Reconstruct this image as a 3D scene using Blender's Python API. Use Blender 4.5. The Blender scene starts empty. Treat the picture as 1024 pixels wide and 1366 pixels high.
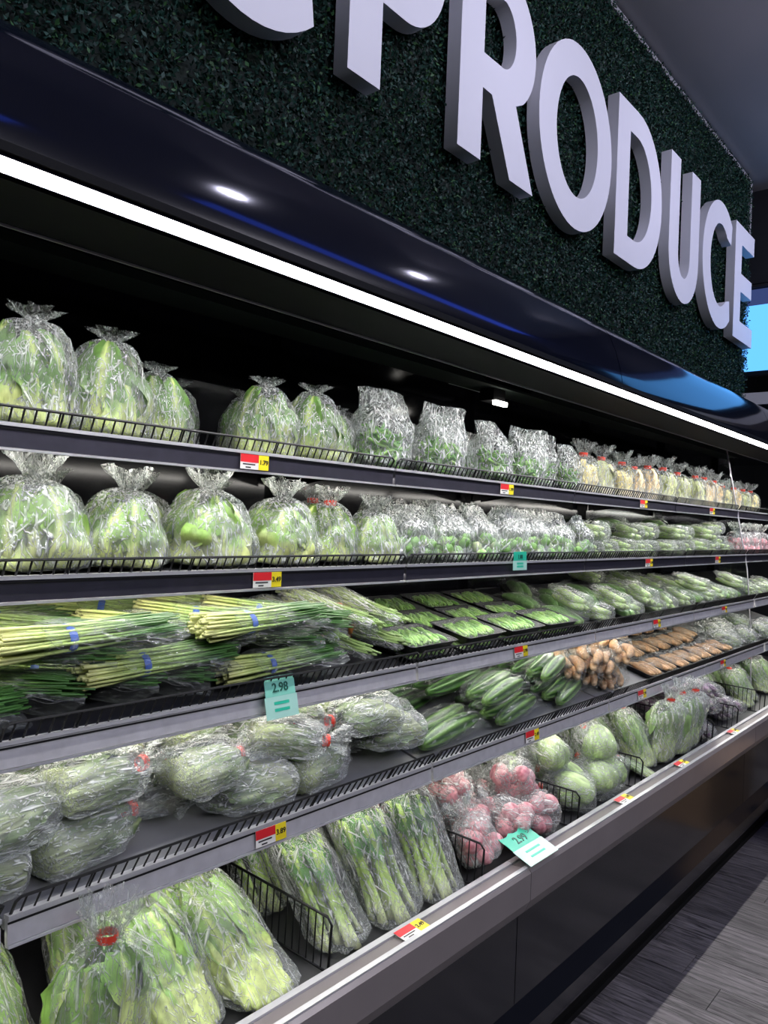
import bpy, math, random
from mathutils import Matrix, Vector, noise
import numpy as np

SC = bpy.context.scene
COL = SC.collection
R = math.radians
# ------------------------------------------------------------------ camera
H = 1.5
TH, PITCH, ROLL = math.atan2(868, 1026), math.atan(10.3 / 1026), math.atan(0.04)
fw = Vector((math.cos(TH) * math.cos(PITCH), math.sin(TH) * math.cos(PITCH), math.sin(PITCH)))
r0 = Vector((math.sin(TH), -math.cos(TH), 0))
u0 = r0.cross(fw)
cr = r0 * math.cos(ROLL) + u0 * math.sin(ROLL)
cu = u0 * math.cos(ROLL) - r0 * math.sin(ROLL)
cam = bpy.data.cameras.new('camera')
cam.sensor_fit = 'HORIZONTAL'; cam.sensor_width = 36; cam.lens = 36 * 1026 / 1024
cam.clip_start = 0.05; cam.clip_end = 60
camo = bpy.data.objects.new('camera', cam); COL.objects.link(camo)
camo.matrix_world = Matrix(((cr.x, cu.x, -fw.x, 0), (cr.y, cu.y, -fw.y, 0), (cr.z, cu.z, -fw.z, H), (0, 0, 0, 1)))
SC.camera = camo
# ------------------------------------------------------------------ world, view, lights
w = bpy.data.worlds.new('store_ambient'); SC.world = w; w.use_nodes = True
w.node_tree.nodes['Background'].inputs[0].default_value = (0.55, 0.6, 0.85, 1)
w.node_tree.nodes['Background'].inputs[1].default_value = 0.05
SC.view_settings.view_transform = 'Standard'; SC.view_settings.look = 'None'
SC.view_settings.exposure = 0.72; SC.view_settings.gamma = 1.0
SC.view_settings.use_curve_mapping = False
SC.cycles.max_bounces = 7; SC.cycles.transparent_max_bounces = 24
SC.cycles.diffuse_bounces = 2; SC.cycles.glossy_bounces = 3; SC.cycles.transmission_bounces = 4
SC.cycles.sample_clamp_indirect = 4.0
SC.cycles.caustics_reflective = False; SC.cycles.caustics_refractive = False
SC.cycles.use_denoising = True

TUBE_E, LED_E = 92.0, 13.0
def area(name, loc, rot, sx, sy, power, col):
    l = bpy.data.lights.new(name, 'AREA'); l.shape = 'RECTANGLE'; l.size = sx; l.size_y = sy
    l.energy = power; l.color = col
    o = bpy.data.objects.new(name, l); COL.objects.link(o); o.location = loc; o.rotation_euler = rot
    return o
# wall washers in a row over the aisle, then added fill lights
for i, x in enumerate((-.6, .8, 2.2, 3.6, 5.0)):     # wall washers aimed at the hedge wall
    l_ = area('wall_washer', (x, .15, 3.74), (R(60), 0, 0), 0.12, .05, 2.7, (0.76, 0.75, 1.0)); l_.data.spread = R(120)
for i, x in enumerate((-.8, 1.6, 4.0)):               # added fill over the aisle to brighten the produce fronts
    area('aisle_fill', (x, -2.7, 3.80), (R(30), 0, 0), 1.8, 1.2, 40, (0.93, 0.94, 1.0))
for i, x in enumerate((0.5, 4.0)):                    # added upward fill, out of view, to brighten the ceiling
    area('ceiling_fill', (x, -2.2, 3.2), (R(180), 0, 0), 1.5, .2, 24, (0.85, 0.85, 1.0))

# ------------------------------------------------------------------ materials
M = {}
def nt(name):
    m = bpy.data.materials.new(name); m.use_nodes = True; M[name] = m
    t = m.node_tree; t.nodes.clear(); return m, t
def N(t, typ, **kw):
    n = t.nodes.new(typ)
    for k, v in kw.items():
        if k in n.bl_rna.properties: setattr(n, k, v)
        else: n.inputs[k.replace('_', ' ')].default_value = v
    return n
def L(t, a, b): t.links.new(a, b)
def pbr(name, col, rough=0.5, metal=0.0, spec=0.5, bump=None, var=None, coat=0.0):
    """plain procedural material: colour with noise variation and optional bump (scale,strength)"""
    m, t = nt(name); o = N(t, 'ShaderNodeOutputMaterial'); b = N(t, 'ShaderNodeBsdfPrincipled')
    b.inputs['Base Color'].default_value = (*col, 1); b.inputs['Roughness'].default_value = rough
    b.inputs['Metallic'].default_value = metal; b.inputs['Specular IOR Level'].default_value = spec
    b.inputs['Coat Weight'].default_value = coat
    L(t, b.outputs[0], o.inputs[0])
    tc = N(t, 'ShaderNodeTexCoord')
    if var:
        n = N(t, 'ShaderNodeTexNoise'); n.inputs['Scale'].default_value = var[0]; n.inputs['Detail'].default_value = 4
        L(t, tc.outputs['Object'], n.inputs['Vector'])
        r = N(t, 'ShaderNodeMapRange'); r.inputs['To Min'].default_value = 1 - var[1]; r.inputs['To Max'].default_value = 1 + var[1]
        L(t, n.outputs[0], r.inputs[0])
        mx = N(t, 'ShaderNodeVectorMath', operation='SCALE'); mx.inputs[0].default_value = col
        L(t, r.outputs[0], mx.inputs['Scale']); L(t, mx.outputs[0], b.inputs['Base Color'])
    if bump:
        n = N(t, 'ShaderNodeTexNoise'); n.inputs['Scale'].default_value = bump[0]; n.inputs['Detail'].default_value = 5
        L(t, tc.outputs['Object'], n.inputs['Vector'])
        bm = N(t, 'ShaderNodeBump'); bm.inputs['Strength'].default_value = bump[1]; bm.inputs['Distance'].default_value = 0.01
        L(t, n.outputs[0], bm.inputs['Height']); L(t, bm.outputs[0], b.inputs['Normal'])
    return m
def emit(name, col, s):
    m, t = nt(name); o = N(t, 'ShaderNodeOutputMaterial'); e = N(t, 'ShaderNodeEmission')
    e.inputs[0].default_value = (*col, 1); e.inputs[1].default_value = s; L(t, e.outputs[0], o.inputs[0]); return m
def tinted(name, rough=0.45, streak=(9, 2.2), amp=0.35, bump=0.3, sss=0.0):
    """produce: colour from the 'tint' attribute, streaked along local Z (fibres)"""
    m, t = nt(name); o = N(t, 'ShaderNodeOutputMaterial'); b = N(t, 'ShaderNodeBsdfPrincipled')
    b.inputs['Roughness'].default_value = rough
    L(t, b.outputs[0], o.inputs[0])
    at = N(t, 'ShaderNodeAttribute', attribute_name='tint')
    tc = N(t, 'ShaderNodeTexCoord'); mp = N(t, 'ShaderNodeMapping')
    mp.inputs['Scale'].default_value = (streak[0] * 10, streak[0] * 10, streak[1] * 10)
    L(t, tc.outputs['Object'], mp.inputs[0])
    n = N(t, 'ShaderNodeTexNoise'); n.inputs['Scale'].default_value = 1; n.inputs['Detail'].default_value = 4
    L(t, mp.outputs[0], n.inputs['Vector'])
    r = N(t, 'ShaderNodeMapRange'); r.inputs['From Min'].default_value = .25; r.inputs['From Max'].default_value = .75
    r.inputs['To Min'].default_value = 1 - amp; r.inputs['To Max'].default_value = 1 + amp
    L(t, n.outputs[0], r.inputs[0])
    mx = N(t, 'ShaderNodeVectorMath', operation='SCALE')
    L(t, at.outputs['Color'], mx.inputs[0]); L(t, r.outputs[0], mx.inputs['Scale']); L(t, mx.outputs[0], b.inputs['Base Color'])
    bm = N(t, 'ShaderNodeBump'); bm.inputs['Strength'].default_value = bump; bm.inputs['Distance'].default_value = 0.006
    L(t, n.outputs[0], bm.inputs['Height']); L(t, bm.outputs[0], b.inputs['Normal'])
    return m
def plastic(name, haze=0.10, crease_glint=0.34, sx=22, sz=7, rough=0.16, edge=0.35, col=(0.93, 0.96, 0.95), tilt=0.0):
    """clear crinkled film: transparent, creases whitened and highlight streaks painted white, whitish at grazing angles, sharp highlights on the relief"""
    m, t = nt(name); o = N(t, 'ShaderNodeOutputMaterial')
    tr = N(t, 'ShaderNodeBsdfTransparent'); tr.inputs[0].default_value = (0.97, 0.985, 0.975, 1)
    b = N(t, 'ShaderNodeBsdfPrincipled'); b.inputs['Base Color'].default_value = (*col, 1)
    b.inputs['Roughness'].default_value = rough; b.inputs['Specular IOR Level'].default_value = 1.0
    tc = N(t, 'ShaderNodeTexCoord'); mp = N(t, 'ShaderNodeMapping'); mp.inputs['Scale'].default_value = (sx, sx, sz)
    L(t, tc.outputs['Object'], mp.inputs[0])
    mp2 = N(t, 'ShaderNodeMapping'); mp2.inputs['Rotation'].default_value = (R(38), R(31), R(20)); mp2.inputs['Scale'].default_value = (sx * 1.5, sx * 1.5, sz * .8)
    L(t, tc.outputs['Object'], mp2.inputs[0])
    def ridge(scale, detail, p0, p1, dist, mp=mp):
        n = N(t, 'ShaderNodeTexNoise'); n.inputs['Scale'].default_value = scale; n.inputs['Detail'].default_value = detail
        n.inputs['Distortion'].default_value = dist
        L(t, mp.outputs[0], n.inputs['Vector'])
        a = N(t, 'ShaderNodeMath', operation='SUBTRACT'); a.inputs[1].default_value = 0.5; L(t, n.outputs[0], a.inputs[0])
        c = N(t, 'ShaderNodeMath', operation='ABSOLUTE'); L(t, a.outputs[0], c.inputs[0])
        r = N(t, 'ShaderNodeMapRange'); r.inputs['From Min'].default_value = p0; r.inputs['From Max'].default_value = p1
        r.inputs['To Min'].default_value = 1; r.inputs['To Max'].default_value = 0
        L(t, c.outputs[0], r.inputs[0]); return r.outputs[0]
    k0 = ridge(0.8, 2.0, 0.0, 0.012, 0.15)
    def dash(rot, sc, lo, hi):
        mr = N(t, 'ShaderNodeMapping'); mr.inputs['Rotation'].default_value = rot; L(t, tc.outputs['Object'], mr.inputs[0])
        m_ = N(t, 'ShaderNodeMapping'); m_.inputs['Scale'].default_value = sc; L(t, mr.outputs[0], m_.inputs[0])
        n = N(t, 'ShaderNodeTexNoise'); n.inputs['Scale'].default_value = 1; n.inputs['Detail'].default_value = 1.5; L(t, m_.outputs[0], n.inputs['Vector'])
        r = N(t, 'ShaderNodeMapRange'); r.inputs['From Min'].default_value = lo; r.inputs['From Max'].default_value = hi
        L(t, n.outputs[0], r.inputs[0]); return r.outputs[0]
    k1 = dash((R(8) + tilt, R(-6), 0), (sx * 5, sx * 5, sz * 1.5), .56, .72); k2 = dash((R(22) + tilt, R(30), R(20)), (sx * 5, sx * 5, sz * 1.7), .59, .74); k3 = dash((R(-24) + tilt, R(-34), R(10)), (sx * 4, sx * 4, sz * 2), .60, .75)
    ks = None
    for kk in (k0, k1, k2, k3):
        if ks is None: ks = kk; continue
        mm = N(t, 'ShaderNodeMath', operation='MAXIMUM'); L(t, ks, mm.inputs[0]); L(t, kk, mm.inputs[1]); ks = mm.outputs[0]
    bm = N(t, 'ShaderNodeBump'); bm.inputs['Strength'].default_value = 0.9; bm.inputs['Distance'].default_value = 0.006
    L(t, ks, bm.inputs['Height']); L(t, bm.outputs[0], b.inputs['Normal'])
    lw = N(t, 'ShaderNodeLayerWeight'); lw.inputs[0].default_value = 0.35; L(t, bm.outputs[0], lw.inputs['Normal'])
    f1 = N(t, 'ShaderNodeMath', operation='MULTIPLY_ADD'); f1.inputs[1].default_value = crease_glint; f1.inputs[2].default_value = haze  # white streak mask: whitened creases plus highlights painted into the film
    L(t, ks, f1.inputs[0])
    f2 = N(t, 'ShaderNodeMath', operation='MULTIPLY_ADD'); f2.inputs[1].default_value = edge
    L(t, lw.outputs['Facing'], f2.inputs[0]); L(t, f1.outputs[0], f2.inputs[2]); f2.use_clamp = True
    mx = N(t, 'ShaderNodeMixShader'); L(t, f2.outputs[0], mx.inputs[0]); L(t, tr.outputs[0], mx.inputs[1]); L(t, b.outputs[0], mx.inputs[2])
    L(t, mx.outputs[0], o.inputs[0]); return m

pbr('black_gloss', (0.004, 0.005, 0.012), 0.09, 0, 0.45)
pbr('black_panel', (0.010, 0.011, 0.016), 0.16, 0, 0.5, bump=(3, 0.05))
pbr('black_matte', (0.004, 0.004, 0.005), 0.7, 0, 0.2)
pbr('interior_black', (0.008, 0.008, 0.012), 0.13, 0, 0.4)
pbr('wire', (0.006, 0.006, 0.007), 0.5, 0, 0.3)
pbr('rail_dark', (0.05, 0.048, 0.068), 0.33, 0.4, 0.5, var=(30, 0.25))
pbr('rail_lit', (0.62, 0.61, 0.64), 0.34, 0.25, 0.5, var=(40, 0.2))  # brighter copy of rail_dark: light on the tilted rails put into its colour
pbr('silver', (0.60, 0.60, 0.63), 0.30, 0.4)
pbr('shelf_grey', (0.26, 0.26, 0.27), 0.45, 0.2, var=(20, 0.15)); pbr('shelf_metal', (0.10, 0.10, 0.115), 0.35, 0.7, var=(20, 0.2))
pbr('lip_metal', (0.27, 0.24, 0.245), 0.33, 0.35, var=(8, 0.15))
pbr('deck_metal', (0.06, 0.06, 0.065), 0.4, 0.4)
pbr('letter_white', (0.80, 0.79, 0.84), 0.55, var=(6, 0.03))
pbr('ceiling_paint', (0.40, 0.385, 0.39), 0.8, var=(1.5, 0.12))
pbr('trim_grey', (0.42, 0.41, 0.44), 0.5)
pbr('dark_wall', (0.014, 0.015, 0.02), 0.6, var=(12, 0.4))
pbr('hedge_back', (0.006, 0.014, 0.010), 0.9)
pbr('tag_white', (0.85, 0.84, 0.80), 0.4); pbr('tag_red', (0.72, 0.02, 0.03), 0.4); pbr('tag_yellow', (0.90, 0.72, 0.02), 0.4)
pbr('tag_ink', (0.01, 0.01, 0.01), 0.5)
pbr('sign_light', (0.24, 0.66, 0.52), 0.3); pbr('sign_green', (0.03, 0.52, 0.34), 0.3); pbr('sign_pale', (0.42, 0.74, 0.64), 0.25); pbr('sign_ink', (0.01, 0.10, 0.07), 0.4)
pbr('tape_red', (0.85, 0.06, 0.03), 0.35); pbr('tape_blue', (0.05, 0.13, 0.50), 0.35); pbr('tape_orange', (0.85, 0.30, 0.08), 0.35)
pbr('tray_black', (0.010, 0.010, 0.011), 0.4)
pbr('cardboard', (0.40, 0.26, 0.15), 0.8, var=(7, 0.15))
pbr('white_paint', (0.7, 0.7, 0.72), 0.5)
emit('tube_light', (1.0, 0.98, 0.96), TUBE_E)
emit('led', (1.0, 0.96, 0.88), LED_E)
emit('screen', (0.10, 0.38, 0.95), 1.1)
emit('screen_top', (0.10, 0.15, 0.45), 0.25)
emit('blue_led', (0.06, 0.13, 1.0), 1.6)
tinted('produce', 0.42); tinted('leafy', 0.5, (7, 1.6), 0.4, 0.45); tinted('smooth', 0.32, (4, 2), 0.15, 0.1); tinted('rootskin', 0.6, (4, 12), 0.22, 0.4)
plastic('film', 0.06, 0.55, 40, 9, 0.12, 0.24); plastic('film_dense', 0.10, 0.58, 30, 8, 0.12, 0.26); plastic('film_tight', 0.02, 0.24, 22, 8, 0.09, 0.12); plastic('film_lean', 0.06, 0.55, 34, 6, 0.12, 0.24, tilt=R(36)); plastic('film_clear', 0.005, 0.22, 16, 6, 0.08, 0.07)
plastic('film_sheet', 0.06, 0.8, 26, 9, 0.12, 0.32)
plastic('film_ruffle', 0.20, 0.42, 40, 14, 0.18, 0.45)

def glass_mat():
    m, t = nt('pane'); o = N(t, 'ShaderNodeOutputMaterial'); tr = N(t, 'ShaderNodeBsdfTransparent'); tr.inputs[0].default_value = (.93, .96, .95, 1)
    g = N(t, 'ShaderNodeBsdfGlossy'); g.inputs['Roughness'].default_value = 0.04; g.inputs[0].default_value = (.9, .9, 1, 1)
    f = N(t, 'ShaderNodeFresnel'); f.inputs[0].default_value = 1.5
    mx = N(t, 'ShaderNodeMixShader'); L(t, f.outputs[0], mx.inputs[0]); L(t, tr.outputs[0], mx.inputs[1]); L(t, g.outputs[0], mx.inputs[2]); L(t, mx.outputs[0], o.inputs[0])
glass_mat()
def wood_mat():
    m, t = nt('floor_wood'); o = N(t, 'ShaderNodeOutputMaterial'); b = N(t, 'ShaderNodeBsdfPrincipled')
    tc = N(t, 'ShaderNodeTexCoord'); oi = N(t, 'ShaderNodeObjectInfo')
    ad = N(t, 'ShaderNodeVectorMath', operation='ADD'); sc = N(t, 'ShaderNodeVectorMath', operation='SCALE'); sc.inputs[0].default_value = (17, 5, 0)
    L(t, oi.outputs['Random'], sc.inputs['Scale']); L(t, tc.outputs['Object'], ad.inputs[0]); L(t, sc.outputs[0], ad.inputs[1])
    mp = N(t, 'ShaderNodeMapping'); mp.inputs['Scale'].default_value = (34, 2.6, 1); L(t, ad.outputs[0], mp.inputs[0])
    n = N(t, 'ShaderNodeTexNoise'); n.inputs['Scale'].default_value = 1.6; n.inputs['Detail'].default_value = 7; n.inputs['Roughness'].default_value = .68; n.inputs['Distortion'].default_value = 1.6
    L(t, mp.outputs[0], n.inputs['Vector'])
    r = N(t, 'ShaderNodeValToRGB'); e = r.color_ramp.elements
    e[0].position = .36; e[0].color = (0.030, 0.027, 0.029, 1); e[1].position = .68; e[1].color = (0.27, 0.245, 0.25, 1)
    L(t, n.outputs[0], r.inputs[0])
    k = N(t, 'ShaderNodeMapRange'); k.inputs['To Min'].default_value = .7; k.inputs['To Max'].default_value = 1.15; L(t, oi.outputs['Random'], k.inputs[0])
    mu = N(t, 'ShaderNodeVectorMath', operation='SCALE'); L(t, r.outputs[0], mu.inputs[0]); L(t, k.outputs[0], mu.inputs['Scale'])
    L(t, mu.outputs[0], b.inputs['Base Color']); b.inputs['Roughness'].default_value = .5
    bm = N(t, 'ShaderNodeBump'); bm.inputs['Strength'].default_value = .25; bm.inputs['Distance'].default_value = .003
    L(t, n.outputs[0], bm.inputs['Height']); L(t, bm.outputs[0], b.inputs['Normal']); L(t, b.outputs[0], o.inputs[0])
wood_mat()
def leafwall_mat():
    m, t = nt('hedge_leaf'); o = N(t, 'ShaderNodeOutputMaterial'); b = N(t, 'ShaderNodeBsdfPrincipled')
    at = N(t, 'ShaderNodeAttribute', attribute_name='tint'); L(t, at.outputs['Color'], b.inputs['Base Color'])
    b.inputs['Roughness'].default_value = .55; b.inputs['Specular IOR Level'].default_value = .3; L(t, b.outputs[0], o.inputs[0])
leafwall_mat()

# ------------------------------------------------------------------ mesh helpers
class MB:
    def __init__(s): s.v = []; s.f = []; s.c = []
    def add(s, v, f, c=None):
        o = len(s.v); s.v += [tuple(p) for p in v]; s.f += [tuple(i + o for i in q) for q in f]
        if c is None: c = (1, 1, 1)
        s.c += list(c) if isinstance(c, list) else [c] * len(v)
        return s
    def box(s, x0, x1, y0, y1, z0, z1, c=None):
        v = [(x, y, z) for x in (x0, x1) for y in (y0, y1) for z in (z0, z1)]
        return s.add(v, [(0, 1, 3, 2), (4, 6, 7, 5), (0, 4, 5, 1), (2, 3, 7, 6), (0, 2, 6, 4), (1, 5, 7, 3)], c)
    def prism(s, prof, x0, x1, closed=True):
        """profile of (y,z) points swept along X"""
        n = len(prof); v = [(x0, y, z) for y, z in prof] + [(x1, y, z) for y, z in prof]
        f = [(i, (i + 1) % n, n + (i + 1) % n, n + i) for i in range(n if closed else n - 1)]
        if closed: f += [tuple(range(n))[::-1], tuple(range(n, 2 * n))]
        return s.add(v, f)
    def tube(s, pts, rad, seg=6, cols=None, sq=1.0, cap=True):
        pts = [Vector(p) for p in pts]; n = len(pts)
        if not isinstance(rad, (list, tuple)): rad = [rad] * n
        v = []; cc = []
        up = None
        for i, p in enumerate(pts):
            d = (pts[min(i + 1, n - 1)] - pts[max(i - 1, 0)]).normalized()
            if up is None: up = Vector((0, 0, 1)) if abs(d.z) < .9 else Vector((0, 1, 0))
            a = d.cross(up).normalized(); b = a.cross(d).normalized(); up = b
            for k in range(seg):
                t = 2 * math.pi * k / seg
                v.append(p + a * math.cos(t) * rad[i] + b * math.sin(t) * rad[i] * sq)
                cc.append(cols[i] if cols else (1, 1, 1))
        f = [(i * seg + k, i * seg + (k + 1) % seg, (i + 1) * seg + (k + 1) % seg, (i + 1) * seg + k) for i in range(n - 1) for k in range(seg)]
        if cap: f += [tuple(range(seg))[::-1], tuple(range((n - 1) * seg, n * seg))]
        return s.add(v, f, cc)
    def mesh(s, name, mat, smooth=True, tint=False):
        me = bpy.data.meshes.new(name); me.from_pydata(s.v, [], s.f)
        if mat: me.materials.append(M[mat])
        if smooth: me.polygons.foreach_set('use_smooth', [True] * len(me.polygons))
        if tint:
            a = me.attributes.new('tint', 'FLOAT_COLOR', 'POINT')
            a.data.foreach_set('color', np.c_[np.array(s.c, dtype=np.float32), np.ones(len(s.c), np.float32)].ravel())
        me.update(); return me
def link(name, me, parent=None, mat=None):
    o = bpy.data.objects.new(name, me); COL.objects.link(o); o.parent = parent
    if mat is not None: o.matrix_local = mat
    return o
def tag(o, label=None, cat=None, group=None, kind=None):
    if label: o['label'] = label
    if cat: o['category'] = cat
    if group: o['group'] = group
    if kind: o['kind'] = kind
    return o
def empty(name, mat=None):
    o = bpy.data.objects.new(name, None); COL.objects.link(o); o.empty_display_size = .05
    if mat is not None: o.matrix_world = mat
    return o
def T(x, y, z): return Matrix.Translation((x, y, z))
def RX(a): return Matrix.Rotation(a, 4, 'X')
def RY(a): return Matrix.Rotation(a, 4, 'Y')
def RZ(a): return Matrix.Rotation(a, 4, 'Z')
def S(x, y=None, z=None):
    if y is None: y = z = x
    return Matrix.Diagonal((x, y, z, 1))
def part(name, mb, mat, parent, smooth=False, mtx=None): return link(name, mb.mesh(name, mat, smooth), parent, mtx)
def struct(name, mb, mat, smooth=False): return tag(part(name, mb, mat, None, smooth), kind='structure')
def lerp(a, b, t): return tuple(a[i] + (b[i] - a[i]) * t for i in range(3))
def sst(a, b, x): x = min(1, max(0, (x - a) / (b - a))); return x * x * (3 - 2 * x)

# ------------------------------------------------------------------ room
X0, X1 = -1.2, 6.2
fl = struct('floor', MB().box(-4, 8, -4, 2.2, -.06, -.004), 'black_matte')
rng = random.Random(4)
pm = [MB().box(0.0012, .1488, 0.0012, 1.1988, -.004, 0).mesh('plank', 'floor_wood', False)]
for i in range(-4, 46):
    off = rng.random() * 1.2
    for j in range(-2, 2):
        y = -1.2 + j * 1.2 + off
        if y > 1.05 or y + 1.2 < -1.4: continue
        link('plank', pm[0], fl, T(i * .15, y, 0))
struct('ceiling', MB().box(-4, 8.5, -5, 2.2, 3.86, 3.95), 'ceiling_paint')
wb = struct('wall_back', MB().box(-3.0, 5.36, 1.50, 1.62, 2.0, 3.82), 'hedge_back')
tr = struct('trim_1', MB().box(-3.0, 5.41, 1.485, 1.62, 3.82, 3.845).box(5.36, 5.41, 1.485, 1.62, 3.45, 3.82), 'trim_grey')
struct('wall_right', MB().box(8.4, 8.5, -5, 2.2, 0, 3.86), 'dark_wall')
struct('wall_left', MB().box(-4.1, -4.0, -5, 2.2, 0, 3.86), 'dark_wall')
struct('wall_rear', MB().box(-4, 8.5, -5.1, -5.0, 0, 3.86), 'dark_wall')
struct('wall_far', MB().box(-4, 8.4, 2.2, 2.3, 0, 3.86), 'dark_wall')
# bulkhead with a screen beyond the hedge
bk = struct('trim_2', MB().box(5.62, 5.8, -.6, 2.2, 3.22, 3.86), 'dark_wall')
sc_ = empty('wall_screen', T(5.62, 1.0, 2.62)); tag(sc_, 'bright blue wall screen beside the end of the green hedge wall', 'screen')
part('frame', MB().box(.012, .06, -1.1, .9, -.03, .58), 'black_matte', sc_)
part('display', MB().box(0, .012, -1.08, .88, 0, .45), 'screen', sc_)
part('display_banner', MB().box(0, .012, -1.08, .88, .45, .56), 'screen_top', sc_)
part('bracket_bar', MB().box(-.03, .0, -1.08, .88, .565, .585), 'dark_wall', sc_)
lg = part('ledge', MB().box(5.45, 5.8, -.6, 1.9, 2.36, 2.44), 'white_paint', None); tag(lg, 'pale grey ledge under the blue wall screen', 'ledge')

# hedge leaves
rs = np.random.RandomState(3)
def hedge(n, x0, x1, z0, z1):
    P = np.c_[rs.uniform(x0, x1, n), 1.5 - np.abs(rs.normal(0, .016, n)) - .002, rs.uniform(z0, z1, n)]
    # small clumps
    P[:, 1] = np.maximum(P[:, 1], 1.472); P[:, 1] -= .005 * np.sin(P[:, 0] * 41) * np.sin(P[:, 2] * 37)
    ln = rs.uniform(.010, .019, n); wd = ln * rs.uniform(.38, .6, n)
    a = rs.uniform(0, 2 * np.pi, n); tilt = rs.uniform(-.2, 1.0, n)
    d = np.c_[np.cos(a) * np.cos(tilt), -np.sin(tilt), np.sin(a) * np.cos(tilt)]
    sd = np.cross(d, rs.normal(0, 1, (n, 3))); sd /= np.linalg.norm(sd, axis=1)[:, None]
    nr = np.cross(d, sd)
    v = np.stack([P, P + d * (ln * .5)[:, None] + sd * (wd * .5)[:, None] + nr * (wd * .12)[:, None], P + d * ln[:, None], P + d * (ln * .5)[:, None] - sd * (wd * .5)[:, None] + nr * (wd * .12)[:, None]], 1).reshape(-1, 3)
    me = bpy.data.meshes.new('hedge_leaves')
    me.vertices.add(4 * n); me.vertices.foreach_set('co', v.ravel())
    me.loops.add(4 * n); me.loops.foreach_set('vertex_index', np.arange(4 * n)); me.polygons.add(n)
    me.polygons.foreach_set('loop_start', np.arange(0, 4 * n, 4)); me.polygons.foreach_set('loop_total', np.full(n, 4)); me.update()
    base = np.array([.010, .040, .029]); k = rs.uniform(.4, 1.6, n)[:, None]; c = base * k
    br = rs.rand(n) < .12; c[br] = np.array([.035, .105, .035]) * rs.uniform(.6, 1.3, br.sum())[:, None]
    at = me.attributes.new('tint', 'FLOAT_COLOR', 'POINT')
    at.data.foreach_set('color', np.repeat(np.c_[c, np.ones(n)], 4, 0).astype(np.float32).ravel())
    me.materials.append(M['hedge_leaf']); return me
hl = link('hedge_leaves', hedge(210000, .1, 5.37, 2.2, 3.83), wb); tag(hl, kind='stuff')

# letters --------------------------------------------------------------------------------
def arc(cx, cy, rx, ry, a0, a1, n=24): return [(cx + rx * math.cos(R(a0 + (a1 - a0) * i / n)), cy + ry * math.sin(R(a0 + (a1 - a0) * i / n))) for i in range(n + 1)]
def letter(ch, w):
    h = .70; s = .132; b = .115
    if ch == 'O': return [arc(w / 2, h / 2, w / 2, h / 2 + .012, 0, 360, 56)[:-1], arc(w / 2, h / 2, w / 2 - s * 1.02, h / 2 - b, 0, 360, 56)[:-1]]
    if ch == 'D':
        return [[(0, 0), (w * .42, 0)] + arc(w * .42, h / 2, w * .58, h / 2, -90, 90) + [(0, h)], [(s, b), (s, h - b), (w * .40, h - b)] + arc(w * .40, h / 2, w * .6 - s, h / 2 - b, 90, -90) + [(w * .40, b)]]
    if ch == 'P':
        y0 = .245
        return [[(0, 0), (s, 0), (s, y0), (w * .55, y0)] + arc(w * .55, (h + y0) / 2, w * .45, (h - y0) / 2, -90, 90) + [(0, h)], [(s, y0 + .11), (s, h - b), (w * .52, h - b)] + arc(w * .52, (h + y0) / 2, w * .48 - s, (h - y0) / 2 - .113, 90, -90)]
    if ch == 'R':
        y0 = .245; j = w * .60
        return [[(0, 0), (s, 0), (s, y0 - .005), (s + .055, y0 - .005), (w - .155, 0), (w + .005, 0), (w - .13, y0 + .022)] + arc(w * .56, (h + y0) / 2, w * .43, (h - y0) / 2, -52, 90) + [(0, h)], [(s, y0 + .11), (s, h - b), (w * .52, h - b)] + arc(w * .52, (h + y0) / 2, w * .46 - s, (h - y0) / 2 - .113, 90, -90)]
    if ch == 'U':
        ry = .235
        return [[(0, h), (0, ry)] + arc(w / 2, ry, w / 2, ry + .012, 180, 360) + [(w, h), (w - s, h), (w - s, ry)] + arc(w / 2, ry, w / 2 - s, ry - b, 0, -180) + [(s, h)]]
    if ch == 'C':
        o = arc(w * .60, h / 2, w * .60, h / 2 + .012, 50, 310, 40); i = arc(w * .60, h / 2, w * .60 - s, h / 2 - b, 314, 46, 40); i[0] = (w * .955, .185); i[-1] = (w * .955, h - .185)
        return [o + i]
    if ch == 'E':
        return [[(0, 0), (w, 0), (w, b), (s, b), (s, .298), (w * .9, .298), (w * .9, .408), (s, .408), (s, h - b), (w * .985, h - b), (w * .985, h), (0, h)]]
def letter_mesh(name, loops, depth, mat):
    cu_ = bpy.data.curves.new(name, 'CURVE'); cu_.dimensions = '2D'; cu_.fill_mode = 'BOTH'; cu_.extrude = depth / 2
    for lp in loops:
        sp = cu_.splines.new('POLY'); sp.points.add(len(lp) - 1); sp.use_cyclic_u = True
        for p, q in zip(sp.points, lp): p.co = (q[0], q[1], 0, 1)
    o = bpy.data.objects.new(name, cu_); COL.objects.link(o)
    dg = bpy.context.evaluated_depsgraph_get(); me = bpy.data.meshes.new_from_object(o.evaluated_get(dg))
    bpy.data.objects.remove(o); bpy.data.curves.remove(cu_)
    me.materials.clear(); me.materials.append(M[mat]); return me
LET = [('C', .815, .515, 'first letter C, partly above the picture, left of the word'), ('P', 1.449, .42, 'P'), ('R', 1.955, .47, 'R'), ('O', 2.455, .625, 'O'), ('D', 3.135, .525, 'D'), ('U', 3.765, .435, 'U'), ('C', 4.265, .515, 'C'), ('E', 4.845, .40, 'E')]
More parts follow.
